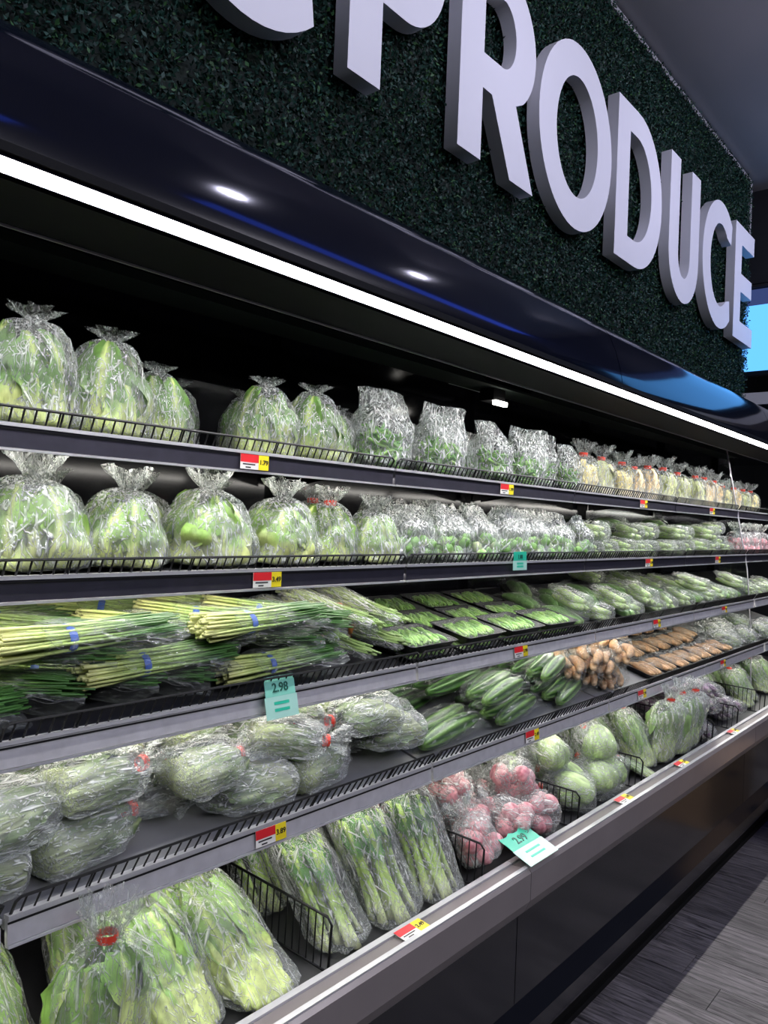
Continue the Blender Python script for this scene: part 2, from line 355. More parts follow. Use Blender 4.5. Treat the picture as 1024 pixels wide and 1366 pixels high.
for ch, x, w_, d_ in LET:
    o = link('sign_letter', letter_mesh('sign_letter', letter(ch, w_), .052, 'letter_white'))
    o.matrix_world = T(x, 1.440, 2.69 if x > 1 else 2.66) @ RX(R(90))
    lab = {'C': 'large white raised letter C between U and E on the hedge wall'}.get(ch, 'large white raised letter %s mounted on the green hedge wall' % ch)
    if x < 1: lab = 'large white raised letter C standing just before the letter P'
    tag(o, lab, 'letter', 'white raised letters on the hedge wall')

# ------------------------------------------------------------------ refrigerated case
case = empty('refrigerated_case', T(0, 0, 0)); tag(case, 'long black open refrigerated produce case with a glossy canopy and lit tube', 'display case')
prof = [(1.125, 1.992), (1.122, 2.01), (1.132, 2.06), (1.152, 2.13), (1.178, 2.19), (1.215, 2.236), (1.25, 2.257), (1.30, 2.270), (1.50, 2.275), (1.50, 2.20), (1.26, 2.19), (1.19, 2.05), (1.18, 1.992)]
for a, b in ((-1.2, .55), (.55, 2.60), (2.605, 4.66), (4.665, 6.2)):
    part('canopy', MB().prism(prof, a, b), 'black_gloss', case, True).modifiers.new('edge', 'EDGE_SPLIT').split_angle = R(50)
part('light_housing', MB().box(-1.2, 6.2, 1.118, 1.185, 1.998, 2.012), 'black_matte', case)
part('diffuser_edge', MB().box(-1.2, 6.2, 1.1495, 1.1525, 1.979, 1.998), 'trim_grey', case)
for a, b in ((-1.2, .10), (.105, 1.828), (1.845, 3.55), (3.56, 5.2), (5.21, 6.2)):
    mb = MB(); pr = [(1.140 + .0072 * math.cos(t), 1.988 + .0072 * math.sin(t)) for t in [2 * math.pi * i / 12 for i in range(12)]]
    part('light_tube', mb.prism(pr, a, b), 'tube_light', case, True)
part('air_grille', MB().prism([(1.185, 1.985), (1.325, 1.968), (1.325, 1.985), (1.185, 2.0)], -1.2, 6.2), 'black_matte', case)
part('grille_edge', MB().box(-1.2, 6.2, 1.323, 1.327, 1.964, 1.974), 'trim_grey', case)
part('case_ceiling', MB().box(-1.2, 6.2, 1.325, 1.80, 2.02, 2.05).box(-1.2, 6.2, 1.325, 1.335, 1.975, 2.05), 'interior_black', case)
for x in (.45, .80, 1.6, 3.1):
    mb = MB(); mb.tube([(x, 1.43, 2.021), (x, 1.43, 2.008)], .045, 20); part('ceiling_disc', mb, 'black_panel', case)
part('fixture_plate', MB().box(2.30, 2.62, 1.50, 1.66, 2.010, 2.020), 'white_paint', case)
part('fixture_box', MB().box(2.39, 2.47, 1.52, 1.58, 1.955, 2.010), 'black_matte', case)
part('fixture_lamp', MB().box(2.40, 2.48, 1.515, 1.53, 1.940, 1.955), 'led', case)
part('back_panel', MB().box(-1.2, 6.2, 1.76, 1.80, .50, 2.05), 'interior_black', case)
for x in (.52, 1.565, 2.61, 3.655, 4.70, 5.74):
    part('upright', MB().box(x - .02, x + .02, 1.735, 1.76, .56, 2.02), 'interior_black', case)
# lower deck, lip, base
part('deck_pan', MB().prism([(1.02, .588), (1.76, .614), (1.76, .59), (1.02, .56)], -1.2, 6.2), 'deck_metal', case)
lipp = [(.950, .552), (.950, .622), (.957, .630), (1.02, .624), (1.02, .55), (1.06, .53), (1.06, .50), (.965, .52)]
for a, b in ((-1.2, -.30), (-.298, 1.755), (1.757, 3.81), (3.812, 6.2)):
    part('front_lip', MB().prism(lipp, a, b), 'lip_metal', case)
    part('lip_strip', MB().box(a, b, .958, .970, .6285, .634).box(a, b, 1.006, 1.021, .6235, .630), 'silver', case)
for a, b in ((-1.2, -.30), (-.296, 1.79), (1.794, 3.85), (3.854, 6.2)):
    part('base_panel', MB().box(a, b, 1.005, 1.06, .25, .53), 'black_panel', case)
part('bumper', MB().prism([(.985, .13), (.975, .15), (.975, .20), (1.005, .25), (1.06, .25), (1.06, .13)], -1.2, 6.2), 'black_panel', case)
part('toe_kick', MB().box(-1.2, 6.2, 1.05, 1.09, .0, .13).box(-1.2, 6.2, 1.035, 1.05, 0, .02), 'black_matte', case)
# glass divider at the end of the fourth bay
gp = [(1.20, .60), (1.205, .90), (1.24, 1.3), (1.373, 1.98), (1.76, 1.98), (1.76, .60)]
part('glass_divider', MB().prism(gp, 4.66, 4.668), 'pane', case)
part('divider_edge', MB().prism([(1.194, .60), (1.199, .90), (1.234, 1.3), (1.367, 1.98), (1.371, 1.98), (1.238, 1.3), (1.203, .90), (1.198, .6)], 4.659, 4.669), 'trim_grey', case)

SH = {1: (1.30, 1.625, R(3)), 2: (1.25, 1.375, R(3)), 3: (1.20, 1.125, R(12)), 4: (1.14, .885, R(14)), 5: (1.02, .590, R(2))}
BAYS = [(-.525, .515), (.525, 1.56), (1.57, 2.605), (2.615, 3.65), (3.66, 4.65), (4.68, 5.72)]
SHN = {1: 'top', 2: 'second', 3: 'third', 4: 'fourth'}
HOLDS = {1: ['end leafy bags', 'plump leafy bags', 'tall bags of green pods', 'tied cream bags', 'tied bags next to the glass divider', 'bags beyond the glass divider'],
         2: ['end choy bags', 'knotted choy bags', 'round sprout bags', 'zucchini packs', 'gourd packs next to the glass divider', 'empty space beyond the glass divider'],
         3: ['cut ends of chives', 'chives and cone shaped stem sleeves', 'green bean trays', 'zucchini packs', 'gourd packs next to the glass divider', 'empty space beyond the glass divider'],
         4: ['end bags of greens', 'lying bags of greens', 'ridged cucumbers', 'brown roots', 'root trays next to the glass divider', 'bags beyond the glass divider']}
def fence(len_, hh=.034, lean=.012, step=.0205):
    mb = MB(); r = .0020
    mb.tube([(.006, .006, .002), (.004, .004 - lean, hh - .006), (.012, .004 - lean, hh), (len_ - .012, .004 - lean, hh), (len_ - .004, .004 - lean, hh - .006), (len_ - .006, .006, .002)], .0026, 5)
    mb.tube([(.006, .006, .004), (len_ - .006, .006, .004)], .0018, 5)
    n = int(len_ / step)
    for i in range(1, n):
        x = i * len_ / n; mb.tube([(x, .006, .0), (x, .004 - lean, hh)], r, 4, cap=False)
        if i % 12 == 6: mb.tube([(x + .005, .006, .0), (x + .005, .004 - lean, hh)], .0022, 4, cap=False)
    return mb
for k in (1, 2, 3, 4):
    Yf, Zs, tau = SH[k]
    for bi, (a, b) in enumerate(BAYS):
        ln = b - a; dep = (1.715 - Yf) / math.cos(tau)
        sh = empty('display_shelf', T(a, Yf, Zs) @ RX(tau))
        tag(sh, '%s shelf section under the %s' % (SHN[k], HOLDS[k][bi]), 'shelf', '%s shelf sections of the case' % SHN[k])
        part('shelf_deck', MB().box(0, ln, .004, dep, -.014, 0), 'shelf_grey' if k == 4 else 'shelf_metal', sh)
        for xx in (.02, ln - .03):
            part('bracket', MB().prism([(.06, -.014), (dep, -.014), (dep, -.06), (.3, -.035)], xx, xx + .006), 'interior_black', sh)
        q = RX(-tau) if k < 3 else RX(R(-16) - tau * .3)
        rail = part('price_rail', MB().box(0, ln, -.006, .004, -.030, .006), 'rail_dark' if k < 3 else 'rail_lit', sh, False, q)
        part('rail_edge', MB().box(0, ln, -.010, .006, .005, .0115).box(0, ln, -.009, .004, -.035, -.031), 'silver', rail)
        part('rail_groove', MB().box(0, ln, -.0075, -.006, -.001, .002), 'wire', rail)
        part('wire_fence', fence(ln, .034 if k < 3 else .042), 'wire', sh, False, T(0, -.002, .004))
        if k in (2, 3):
            for xx in (.32, .68): part('hanging_clip', MB().box(ln * xx, ln * xx + .005, .30, .303, -.055, -.014), 'white_paint', sh)
        if True:
            led = part('led_strip', MB().box(.03, ln - .03, .035, .047, -.021, -.014), 'led', sh)

# ------------------------------------------------------------------ produce prototypes
def fbm(x, y, z): return noise.noise(Vector((x, y, z)))
def sackp(t, sh): return 1 if t <= sh else max(0, 1 - ((t - sh) / (1 - sh)) ** 2.1) ** .62
def shell(Ln, a, b, seed, top='knot', ruffle=.05, pleats=11, wr=.005, seg=44, rings=26, nexp=2.4, base=.5, shoulder=.62, neck=.011, ridge=0, rid_amp=.0, colfn=None, crum=.0, round_=.10, flat=0):
    """closed sack around +Z. top: knot (gathered neck with ruffle), seam (flat pinched edge), dome"""
    rnd = random.Random(seed); so = seed * 7.31
    mb = MB(); V_ = []; C_ = []
    tw = rnd.uniform(-.5, .5); lx, ly = rnd.uniform(-.05, .05) * Ln, rnd.uniform(-.05, .05) * Ln
    rr = []
    for i in range(rings + 1):
        t = i / rings; rr.append((t, Ln * t, 0))
    if top == 'knot':
        for j, (f, zz) in enumerate(((1.4, .2), (2.2, .45), (3.0, .75), (3.6, 1.0))): rr.append((1.0, Ln + ruffle * zz, f))
    for (t, z, fl_) in rr:
        bot = math.sqrt(max(0, 1 - (1 - min(1, t / round_)) ** 2)) * (1 - base) + base if t < round_ else 1
        if t == 0: bot = base * .9
        if top == 'dome': p = bot * (math.sqrt(max(0.0004, 1 - ((t - shoulder) / (1 - shoulder)) ** 2)) if t > shoulder else 1); pa = pb = p
        elif top == 'knot':
            k = 1 - sackp(t, shoulder); pa = bot * (1 - k) + k * neck / a; pb = bot * (1 - k) + k * neck / b
            if fl_: pa = neck / a * fl_; pb = neck / b * fl_
        else:
            k = sst(shoulder * .8, 1, t); pa = bot * (1 - .06 * k); pb = bot * (1 - k) + k * .006 / b
        for s_ in range(seg):
            th = 2 * math.pi * s_ / seg; c0, s0 = math.cos(th), math.sin(th)
            ex = 2 / nexp
            x = a * pa * math.copysign(abs(c0) ** ex, c0); y = b * pb * math.copysign(abs(s0) ** ex, s0)
            g = 1
            if top == 'knot': g += (.16 * sst(.70, .97, t)) * math.cos(pleats * th + seed + 2.5 * fbm(c0 + so, s0, t * 2)) * (1.7 if fl_ else 1)
            if ridge: g += rid_amp * (abs(math.cos(ridge * .5 * (th + tw * t) + seed)) - .6)
            g += crum * fbm(c0 * 1.6 + so, s0 * 1.6, t * 3.0)
            nx = wr * (1 - 2.2 * abs(fbm(x * 26 + so, y * 26, z * 9))) + wr * .8 * fbm(x * 60, y * 60 + so, z * 26)
            x = x * g + nx * c0 + lx * t * t; y = y * g + nx * s0 + ly * t * t
            zz = z + wr * 1.2 * fbm(x * 20, y * 20, so)
            if top == 'seam' and t > .55:
                y += .16 * Ln * (t - .55) * 2.2 * fbm(x * 9 + so, t * 2.5, 3.1); zz += .10 * Ln * (t - .55) * fbm(x * 14, so, t * 4)
            if flat and y > b * flat: y = b * flat + (y - b * flat) * .12
            if fl_: zz += ruffle * .35 * fbm(c0 * 2.2 + so, s0 * 2.2, fl_)
            V_.append((x, y, zz)); C_.append(colfn(t, th, rnd, fbm(c0 * 2.5 + so, s0 * 2.5, t * 5)) if colfn else (1, 1, 1))
    n = len(rr)
    F_ = [(i * seg + k, i * seg + (k + 1) % seg, (i + 1) * seg + (k + 1) % seg, (i + 1) * seg + k) for i in range(n - 1) for k in range(seg)]
    F_.append(tuple(range(seg))[::-1])
    if top != 'knot': F_.append(tuple(range((n - 1) * seg, n * seg)))
    return mb.add(V_, F_, C_)
def leaf(Ln, W, seed, stem_c, leaf_c, stemfrac=.45, bend=.02, curl=.25, prof=None):
    """one stalk: fleshy stem below, wavy blade above, along +Z, face towards -Y"""
    rnd = random.Random(seed); mb = MB(); nz = 11; nx = 6; V_ = []; C_ = []; tone = rnd.uniform(.7, 1.35)
    for i in range(nz + 1):
        t = i / nz
        wdt = (.24 + .10 * (1 - t)) * W if t < stemfrac else W * (.30 + .72 * math.sin(math.pi * min(1, (t - stemfrac) / (1 - stemfrac) * .86 + .08)) ** .8)
        for j in range(nx + 1):
            u = j / nx * 2 - 1
            k = sst(stemfrac - .12, stemfrac + .12, t)
            y = -bend * math.sin(t * math.pi * .9) + (curl * wdt * (u * u) * (1 - .5 * k)) + k * .16 * W * math.sin(u * 5 + t * 9 + seed) * abs(u)
            x = u * wdt * .5 * (1 + .12 * k * math.sin(t * 31 + seed))
            if prof: iw, xs = prof(Ln * t); y += iw; x *= xs
            V_.append((x, y, Ln * t + k * .02 * W * math.cos(u * 7 + seed)))
            rib = 1 - min(1, abs(u) * 5.5)
            c = lerp(stem_c, leaf_c, k * (1 - .75 * rib)); q = tone * (1 + .35 * fbm(u * 3 + seed, t * 7, 0))
            C_.append(tuple(max(0, v_ * q) for v_ in c))
    F_ = [(i * (nx + 1) + j, i * (nx + 1) + j + 1, (i + 1) * (nx + 1) + j + 1, (i + 1) * (nx + 1) + j) for i in range(nz) for j in range(nx)]
    return mb.add(V_, F_, C_)
def ring(r_, z, hh, n=12, rx=None):
    mb = MB(); rx = rx or r_
    V_ = [(rx * f * math.cos(2 * math.pi * i / n), r_ * f * math.sin(2 * math.pi * i / n), z + zz) for f, zz in ((1, 0), (1.06, hh * .5), (1, hh)) for i in range(n)]
    return mb.add(V_, [(a * n + i, a * n + (i + 1) % n, (a + 1) * n + (i + 1) % n, (a + 1) * n + i) for a in (0, 1) for i in range(n)])
# colours (linear)
PALE = (.64, .72, .26); STEM = (.42, .60, .20); GRN = (.085, .19, .030); MID = (.20, .40, .11); DARK = (.035, .11, .03); CREAM = (.80, .72, .42)

def proto_leafbag(Ln, a, b, seed, c0, c1, tape='tape_red', filmm='film', stemfrac=.4, nleaf=9, ruffle=.05, shoulder=.6, split=.45, core_s=.86, lw=.075, ridge=22, flat=0):
    def cf(t, th, rnd, n): return tuple(max(0, v_ * (1 + .55 * n)) for v_ in lerp(c0, c1, sst(split - .25, split + .25, t + .30 * n)))
    core = shell(Ln * .80, a * core_s * .95, b * core_s * .95, seed + 50, 'dome', wr=.004, seg=66, rings=16, ridge=ridge, rid_amp=.13, colfn=cf, shoulder=.45, crum=.28).mesh('greens', 'leafy', True, True)
    P = [('greens', core, Matrix(), [])]
    rb = (a + b) / 2 * .86
    def pf(z):
        t = z / Ln; k = 1 - sackp(t, shoulder); bot = .80 + .20 * sst(0, .1, t); p = bot * (1 - k) + k * .15
        return rb * (1 - p), .25 + .75 * p
    lm = [leaf(Ln * .90, lw, seed * 3 + i, c0, c1, stemfrac * random.Random(seed + i).uniform(.5, 1.2), .003, .25, pf).mesh('leaf', 'leafy', True, True) for i in range(5)]
    rnd = random.Random(seed)
    for i in range(nleaf):
        th = 2 * math.pi * (i + rnd.random() * .6) / nleaf; k = .88 - .06 * (i % 2)
        x, y = a * k * math.cos(th), b * k * math.sin(th)
        m = T(x, y, .006 + rnd.random() * .01) @ RZ(th + math.pi / 2 + rnd.uniform(-.3, .3)) @ RY(rnd.uniform(-1, 1) * min(.16, .016 / Ln)) @ S(rnd.uniform(.7, 1.25), 1, rnd.uniform(.72, .98))
        P.append(('leaf', lm[i % 5], m, []))
    fm = shell(Ln, a, b, seed, 'knot', ruffle, shoulder=shoulder, crum=.16, flat=flat).mesh('plastic_bag', filmm)
    P.append(('plastic_bag', fm, Matrix(), []))
    if tape:
        # follows the sack's own lean at the neck
        q = random.Random(seed); q.uniform(-.5, .5); lx, ly = q.uniform(-.05, .05) * Ln, q.uniform(-.05, .05) * Ln
        P.append(('tape', ring(.0165, Ln - .008, .015).mesh('tape', tape), T(lx, ly, 0), []))
    return P
PALL = {}
def put(proto, name, mtx, label, cat, group):
    if isinstance(mtx, Spot):
        if name not in ('bean_tray', 'root_tray'): QUEUE.append((proto, name, mtx, label, cat, group)); return None
        mtx = mtx.mtx(proto)
    o = empty(name, mtx); tag(o, label, cat, group)
    for pn, me, m, sub in proto:
        c = link(pn, me, o, m)
        if pn in ('beans', 'chives', 'pods'): c['kind'] = 'stuff'
        for sn, sm, smx in sub: link(sn, sm, c, smx)
    return o
class Spot:
    """a place on shelf k: X along the case, d behind its front edge, n above its surface"""
    def __init__(s, k, X, d, n=0, m=None): s.k, s.X, s.d, s.n, s.m = k, X, d, n, m or Matrix()
    def __matmul__(s, o): return Spot(s.k, s.X, s.d, s.n, s.m @ o)
    def mtx(s, proto=None):
        Yf, Zs, tau = SH[s.k]; d, n = s.d, s.n
        if proto:
            lo = np.array([9., 9., 9.]); hi = -lo
            for pn, me, m, sub in proto:
                if me.name not in VC:
                    a = np.empty(len(me.vertices) * 3, np.float32); me.vertices.foreach_get('co', a); VC[me.name] = a.reshape(-1, 3)
                q = np.array(s.m @ m); p = VC[me.name] @ q[:3, :3].T + q[:3, 3]; lo = np.minimum(lo, p.min(0)); hi = np.maximum(hi, p.max(0))
            n = n - lo[2] + .001; fr = .020 if s.k < 3 else .008
            dep = (1.715 - Yf) / math.cos(tau)
            if d + hi[1] > dep: d = dep - hi[1]
            if d + lo[1] < fr: d = fr - lo[1]
        return T(s.X, Yf, Zs) @ RX(tau) @ T(0, d, n) @ s.m
VC = {}
onshelf = Spot
# things lying together are settled against each other: every thing is filled with a few spheres, and the
# spheres of neighbours push apart inside the limits of the shelf (soft packs still press a little)
QUEUE = []
UPRIGHT = {'bagged_pods', 'bagged_vegetables', 'bagged_choy', 'bagged_sprouts', 'bagged_cabbage', 'bagged_celery'}
STOPS = [-9, 1.125, 1.645, 2.17, 2.66, 3.43, 3.79, 4.26, 4.655]
def coords(me):
    if me.name not in VC:
        a = np.empty(len(me.vertices) * 3, np.float32); me.vertices.foreach_get('co', a); VC[me.name] = a.reshape(-1, 3)
    return VC[me.name]
def spheres(p, soft):
    c = p.mean(0); ax = np.linalg.svd((p - c)[::3], full_matrices=False)[2]; q = (p - c) @ ax.T
    lo, hi = q.min(0), q.max(0); th = (hi[2] - lo[2]) / 2; K = int(np.clip(np.ceil((hi[0] - lo[0]) / (1.1 * th)), 3, 12)); out = []
    ed = np.linspace(lo[0], hi[0], K + 1)
    for i in range(K):
        w = q[(q[:, 0] >= ed[i]) & (q[:, 0] <= ed[i + 1])]
        if len(w) < 8: continue
        a0, a1 = np.percentile(w[:, 1:], 4, 0), np.percentile(w[:, 1:], 96, 0); h = (a1 - a0) / 2; m = (a1 + a0) / 2; r = min(h)
        if r < .009: continue
        z = np.clip((ed[i] + ed[i + 1]) / 2, lo[0] + r, max(lo[0] + r, hi[0] - r)); H = max(h); n = 1 if H < 1.25 * r else int(np.ceil(H / r))
        for t_ in (np.linspace(-(H - r), H - r, n) if n > 1 else (0,)):
            v = np.array([z, m[0], m[1]]); v[1 + int(h[1] > h[0])] += t_; out.append(np.r_[v @ ax + c, r * soft])
    return np.array(out) if out else np.r_[c, .02][None]
def settle(k, its=160):
    Q = [q for q in QUEUE if q[2].k == k]; n = len(Q); Yf, Zs, tau = SH[k]; dep = (1.715 - Yf) / math.cos(tau)
    P0 = np.zeros((n, 3)); LO = np.zeros((n, 3)); HI = np.zeros((n, 3)); XA = np.full(n, -9.); XB = np.full(n, 9.); SP = []; up = np.zeros(n, bool)
    for i, (proto, name, s, *_r) in enumerate(Q):
        pts = []; film = []
        for pn, me, m, sub in proto:
            q = np.array(s.m @ m); w = coords(me) @ q[:3, :3].T + q[:3, 3]; pts.append(w)
            if pn in ('plastic_bag', 'plastic_wrap', 'sleeve', 'tray'): film.append(w)
        pts = np.concatenate(pts); LO[i], HI[i] = pts.min(0), pts.max(0); SP.append(spheres(np.concatenate(film), .80 if name in ('bagged_pods', 'bagged_sprouts') else .88 if 'bagged' in name else .96))
        P0[i] = (s.X, s.d, s.n - LO[i][2] + .001); up[i] = name in UPRIGHT or (name == 'bagged_greens' and k in (1, 5))
        if k == 5:
            for a, b in zip(STOPS, STOPS[1:] + [9]):
                if a <= s.X < b: XA[i], XB[i] = a + .004, b - .004
            if XA[i] > 4.6: XA[i] = 4.675
        else:
            if s.X < 4.66: XB[i] = 4.653
            else: XA[i] = 4.677
        if name in ('chive_bundle', 'stem_bundle'): XB[i] = 1.548 if name == 'stem_bundle' else 1.36
        if name == 'root_pack': XB[i] = 2.95
    fr = .020 if k < 3 else .013 if k < 5 else .006
    P = P0.copy(); own = np.concatenate([np.full(len(a), i) for i, a in enumerate(SP)]); S4 = np.concatenate(SP); st = np.cumsum([0] + [len(a) for a in SP])
    top_k = {1: 1.95, 2: 1.575, 3: 1.318, 4: 1.068, 5: .832}[k]; rise = {1: 0, 2: math.tan(R(3)), 3: math.tan(R(3)), 4: math.tan(R(12)), 5: math.tan(R(14))}[k]
    def clamp():
        P[:, 0] = np.maximum(np.minimum(P[:, 0], XB - HI[:, 0]), np.where(XA > -8, XA - LO[:, 0], -9))
        P[:, 1] = np.maximum(np.minimum(P[:, 1], dep - HI[:, 1]), fr - LO[:, 1])
        sl = rise * math.cos(tau) - math.sin(tau); ceil = (top_k - Zs + (P[:, 1] + (LO[:, 1] if sl > 0 else HI[:, 1])) * sl) / math.cos(tau)
        P[:, 2] = np.maximum(np.where(up, 9, np.minimum(P[:, 2], ceil - HI[:, 2])), -LO[:, 2] + .001); P[up, 2] = P0[up, 2]
    for it in range(its):
        if it % 8 == 0:
            A, B = P + LO - .02, P + HI + .02
            I, J = np.nonzero(np.triu(np.all((A[:, None] < B[None]) & (A[None] < B[:, None]), 2), 1))
            pi = [np.repeat(np.arange(st[i], st[i + 1]), st[j + 1] - st[j]) for i, j in zip(I, J)]; pj = [np.tile(np.arange(st[j], st[j + 1]), st[i + 1] - st[i]) for i, j in zip(I, J)]
            pi, pj = (np.concatenate(pi), np.concatenate(pj)) if len(pi) else (np.zeros(0, int), np.zeros(0, int)); rr = S4[pi, 3] + S4[pj, 3]
        if it < its - 30: P += (P0 - P) * (.05 if k < 3 else .02, .008 if k in (3, 4) else .06 if k == 1 else .02, 0); P[:, 2] -= .0014; P[:, 1] -= {3: .0020, 4: .0032}.get(k, 0)    # tilted shelves: packs slide to the fence
        clamp(); W = S4[:, :3] + P[own]; D = W[pi] - W[pj]; L_ = np.maximum(np.linalg.norm(D, axis=1), 1e-5); pen = rr - L_; h = pen > 0
        if not h.any(): continue
        a, b, c = own[pi[h]], own[pj[h]], D[h] / L_[h][:, None] * pen[h][:, None]
        c[:, 2] *= np.where(up[a] | up[b], .15, 1.0)
        G = np.zeros((n, 3)); C = np.zeros(n); wt = pen[h]
        np.add.at(G, a, c * wt[:, None]); np.add.at(G, b, -c * wt[:, None]); np.add.at(C, a, wt); np.add.at(C, b, wt)
        P += .75 * G / np.maximum(C, 1e-6)[:, None]; clamp()
    for i, (proto, name, s, label, cat, group) in enumerate(Q): put(proto, name, T(0, Yf, Zs) @ RX(tau) @ T(*P[i]) @ s.m, label, cat, group)
LIE = RX(R(-90))      # local +Z axis -> +Y (lying with its mouth to the back)

rnd = random.Random(11)
# ---- top shelf: leafy bags
pA = [proto_leafbag(.205, .096, .086, 1 + i, PALE, GRN, None, 'film', .35, 15, .018, .18, .36) for i in range(3)]
for i, (X, d, s, yaw, nm) in enumerate([(.465, .10, 1.0, .3, 0), (.64, .10, 1.0, -.2, 0), (.81, .11, .98, .5, 0), (.955, .15, .80, 1.2, 1), (1.08, .29, .76, .2, 1), (1.225, .11, .86, -.4, 0), (1.39, .11, .90, .2, 2), (1.53, .14, .72, 1.0, 1), (.74, .30, .85, .4, 1), (1.32, .30, .80, .9, 1)]):
    lab = {0: 'plump clear bag of leafy greens behind the top fence', 1: 'clear bag of leafy greens set back on the top shelf', 2: 'tall clear bag of leafy greens with a gathered peak on the top shelf'}[nm]
    put(pA[i % 3], 'bagged_greens', onshelf(1, X, d + .02, .002) @ RZ(yaw) @ S(s), lab, 'bagged greens', 'bagged leafy greens on the top shelf')
# ---- top shelf: loose pods in tall zip bags
def pods(n, a, b, hh, seed, c0, c1, ln=.06, rad=.006):
    q = random.Random(seed); mb = MB()
    for i in range(n):
        th = q.uniform(0, 2 * math.pi); k = math.sqrt(q.random()) * .9
        x, y, z = a * k * math.cos(th), b * k * math.sin(th), q.uniform(.01, hh)
        d = Vector((q.uniform(-1, 1), q.uniform(-.6, .6), q.uniform(-.25, .8))).normalized() * ln * .5
        cv = Vector((q.uniform(-.2, .2), 0, q.uniform(-.3, .3))) * ln * .5
        c = lerp(c0, c1, q.random()); p = Vector((x, y, z))
        mb.tube([p - d, p - d * .5 + cv * .7, p + cv, p + d * .5 + cv * .7, p + d], [rad * .3, rad, rad * 1.15, rad, rad * .25], 6, [c] * 5, sq=.55)
    return mb
def proto_zip(Ln, a, b, seed, kind):
    P = []
    if kind == 'pods': P.append(('pods', pods(70, a * .85, b * .8, Ln * .46, seed, (.10, .30, .05), (.28, .50, .12), .07, .008).mesh('pods', 'smooth', True, True), Matrix(), []))
    else:
        sm = [shell(.034, .0165, .0165, seed + i, 'dome', wr=.001, seg=14, rings=9, ridge=7, rid_amp=.12, base=.3, shoulder=.4, nexp=2, colfn=lambda t, th, r_, n: lerp((.66, .74, .44), (.22, .42, .12), sst(.05, .5, t + .25 * n)), round_=.35).mesh('sprout', 'smooth', True, True) for i in range(2)]
        q = random.Random(seed)
        for i in range(16):
            x = (i % 5 - 2) * a * .40 + q.uniform(-.006, .006); lay = i // 5
            y = (-.55 if i < 10 else .3) * b + q.uniform(-.008, .008); z = .012 + (lay % 2) * .03 + q.uniform(0, .012)
            P.append(('sprout', sm[i % 2], T(x, y, z) @ RZ(q.uniform(0, 6)) @ RX(q.uniform(-1.9, 1.9)), []))
    P.append(('plastic_bag', shell(Ln, a, b, seed, 'seam', wr=.007, seg=54, rings=30, shoulder=.6, crum=.12).mesh('plastic_bag', 'film_sheet'), Matrix(), []))
    return P
pZ = [proto_zip(.20, .085, .07, 21 + i, 'pods') for i in range(3)]
for i, (X, d, s) in enumerate([(1.70, .10, 1.0), (1.86, .09, 1.0), (2.03, .10, .97), (2.20, .09, .95), (2.38, .10, .95), (2.56, .095, .9), (2.72, .10, .88), (1.78, .34, .9), (2.0, .34, .9), (2.22, .34, .9), (2.45, .34, .9)]):
    put(pZ[i % 3], 'bagged_pods', onshelf(1, X, d + .02, .002) @ RZ(rnd.uniform(-.25, .25)) @ RX(R(rnd.uniform(-4, 8))) @ S(s * rnd.uniform(.95, 1.08)), 'tall clear bag of green pods, front row' if i < 7 else 'tall clear bag of green pods, back row', 'bagged pods', 'bags of green pods on the top shelf')
# ---- top shelf: cream bags with red ties
YEL = (.78, .66, .30)
pC = [proto_leafbag(.155, .062, .055, 31 + i, (.84, .80, .58), (YEL, (.62, .66, .30), (.82, .60, .32))[i], 'tape_red', 'film', .5, 6, .05, .62, .35, lw=.06) for i in range(3)]
for i, (X, d, v, s) in enumerate([(2.91, .10, 0, 1.05), (3.10, .11, 1, 1.05), (3.28, .10, 0, 1.0), (3.44, .10, 2, .95), (3.60, .10, 2, 1.05), (3.80, .10, 1, 1.1), (4.03, .11, 1, 1.05), (4.25, .10, 1, 1.05), (4.42, .10, 2, 1.05), (3.18, .24, 0, 1), (3.50, .24, 1, 1.0), (3.9, .24, 2, 1), (4.58, .10, 2, 1.0), (4.80, .11, 0, .9), (4.97, .10, 2, .9), (5.15, .1, 1, .9), (5.35, .1, 0, .9)]):
    lab = ['tied bag of cream yellow vegetables, top shelf', 'tied bag of pale yellow green vegetables, top shelf', 'tied bag of peach tinted vegetables, top shelf'][v]
    put(pC[v], 'bagged_vegetables', onshelf(1, X, d + .02, .002) @ RZ(rnd.uniform(0, 6)) @ S(s), lab, 'bagged vegetables', 'tied cream vegetable bags on the top shelf')
# ---- second shelf: choy bags with knots
pB = [proto_leafbag(.158, .102, .092, 41 + i, (.72, .78, .30), (.19, .34, .055), 'tape_red' if i == 2 else None, 'film_dense', .4, 15, .040, .10, .36) for i in range(4)]
for i, (X, d, v, s, yaw, b_) in enumerate([(.47, .11, 0, 1.0, 0, 0), (.645, .10, 1, 1.05, .4, 0), (.835, .11, 0, .98, 1.1, 0), (1.02, .10, 3, 1.05, .1, 0), (1.24, .11, 1, 1.0, 2.2, 0), (1.405, .12, 2, .95, .6, 0), (1.56, .11, 0, .88, .2, 0), (.955, .27, 3, .95, 0, 1), (1.17, .27, 1, .92, 1, 1), (.74, .27, 0, .95, 2, 1), (1.50, .27, 2, .95, .3, 1)]):
    lab = 'round knotted bag of pale choy behind the second fence' if not b_ else 'bag of pale choy in the second shelf back row'
    if v == 2 and not b_: lab = 'bag of pale choy tied with red tape, front row'
    put(pB[v], 'bagged_choy', onshelf(2, X, d + .02, .002) @ RZ(yaw) @ S(s), lab, 'bagged choy', 'bagged choy on the second shelf')
pS = [proto_zip(.165, .085, .075, 61 + i, 'sprout') for i in range(3)]
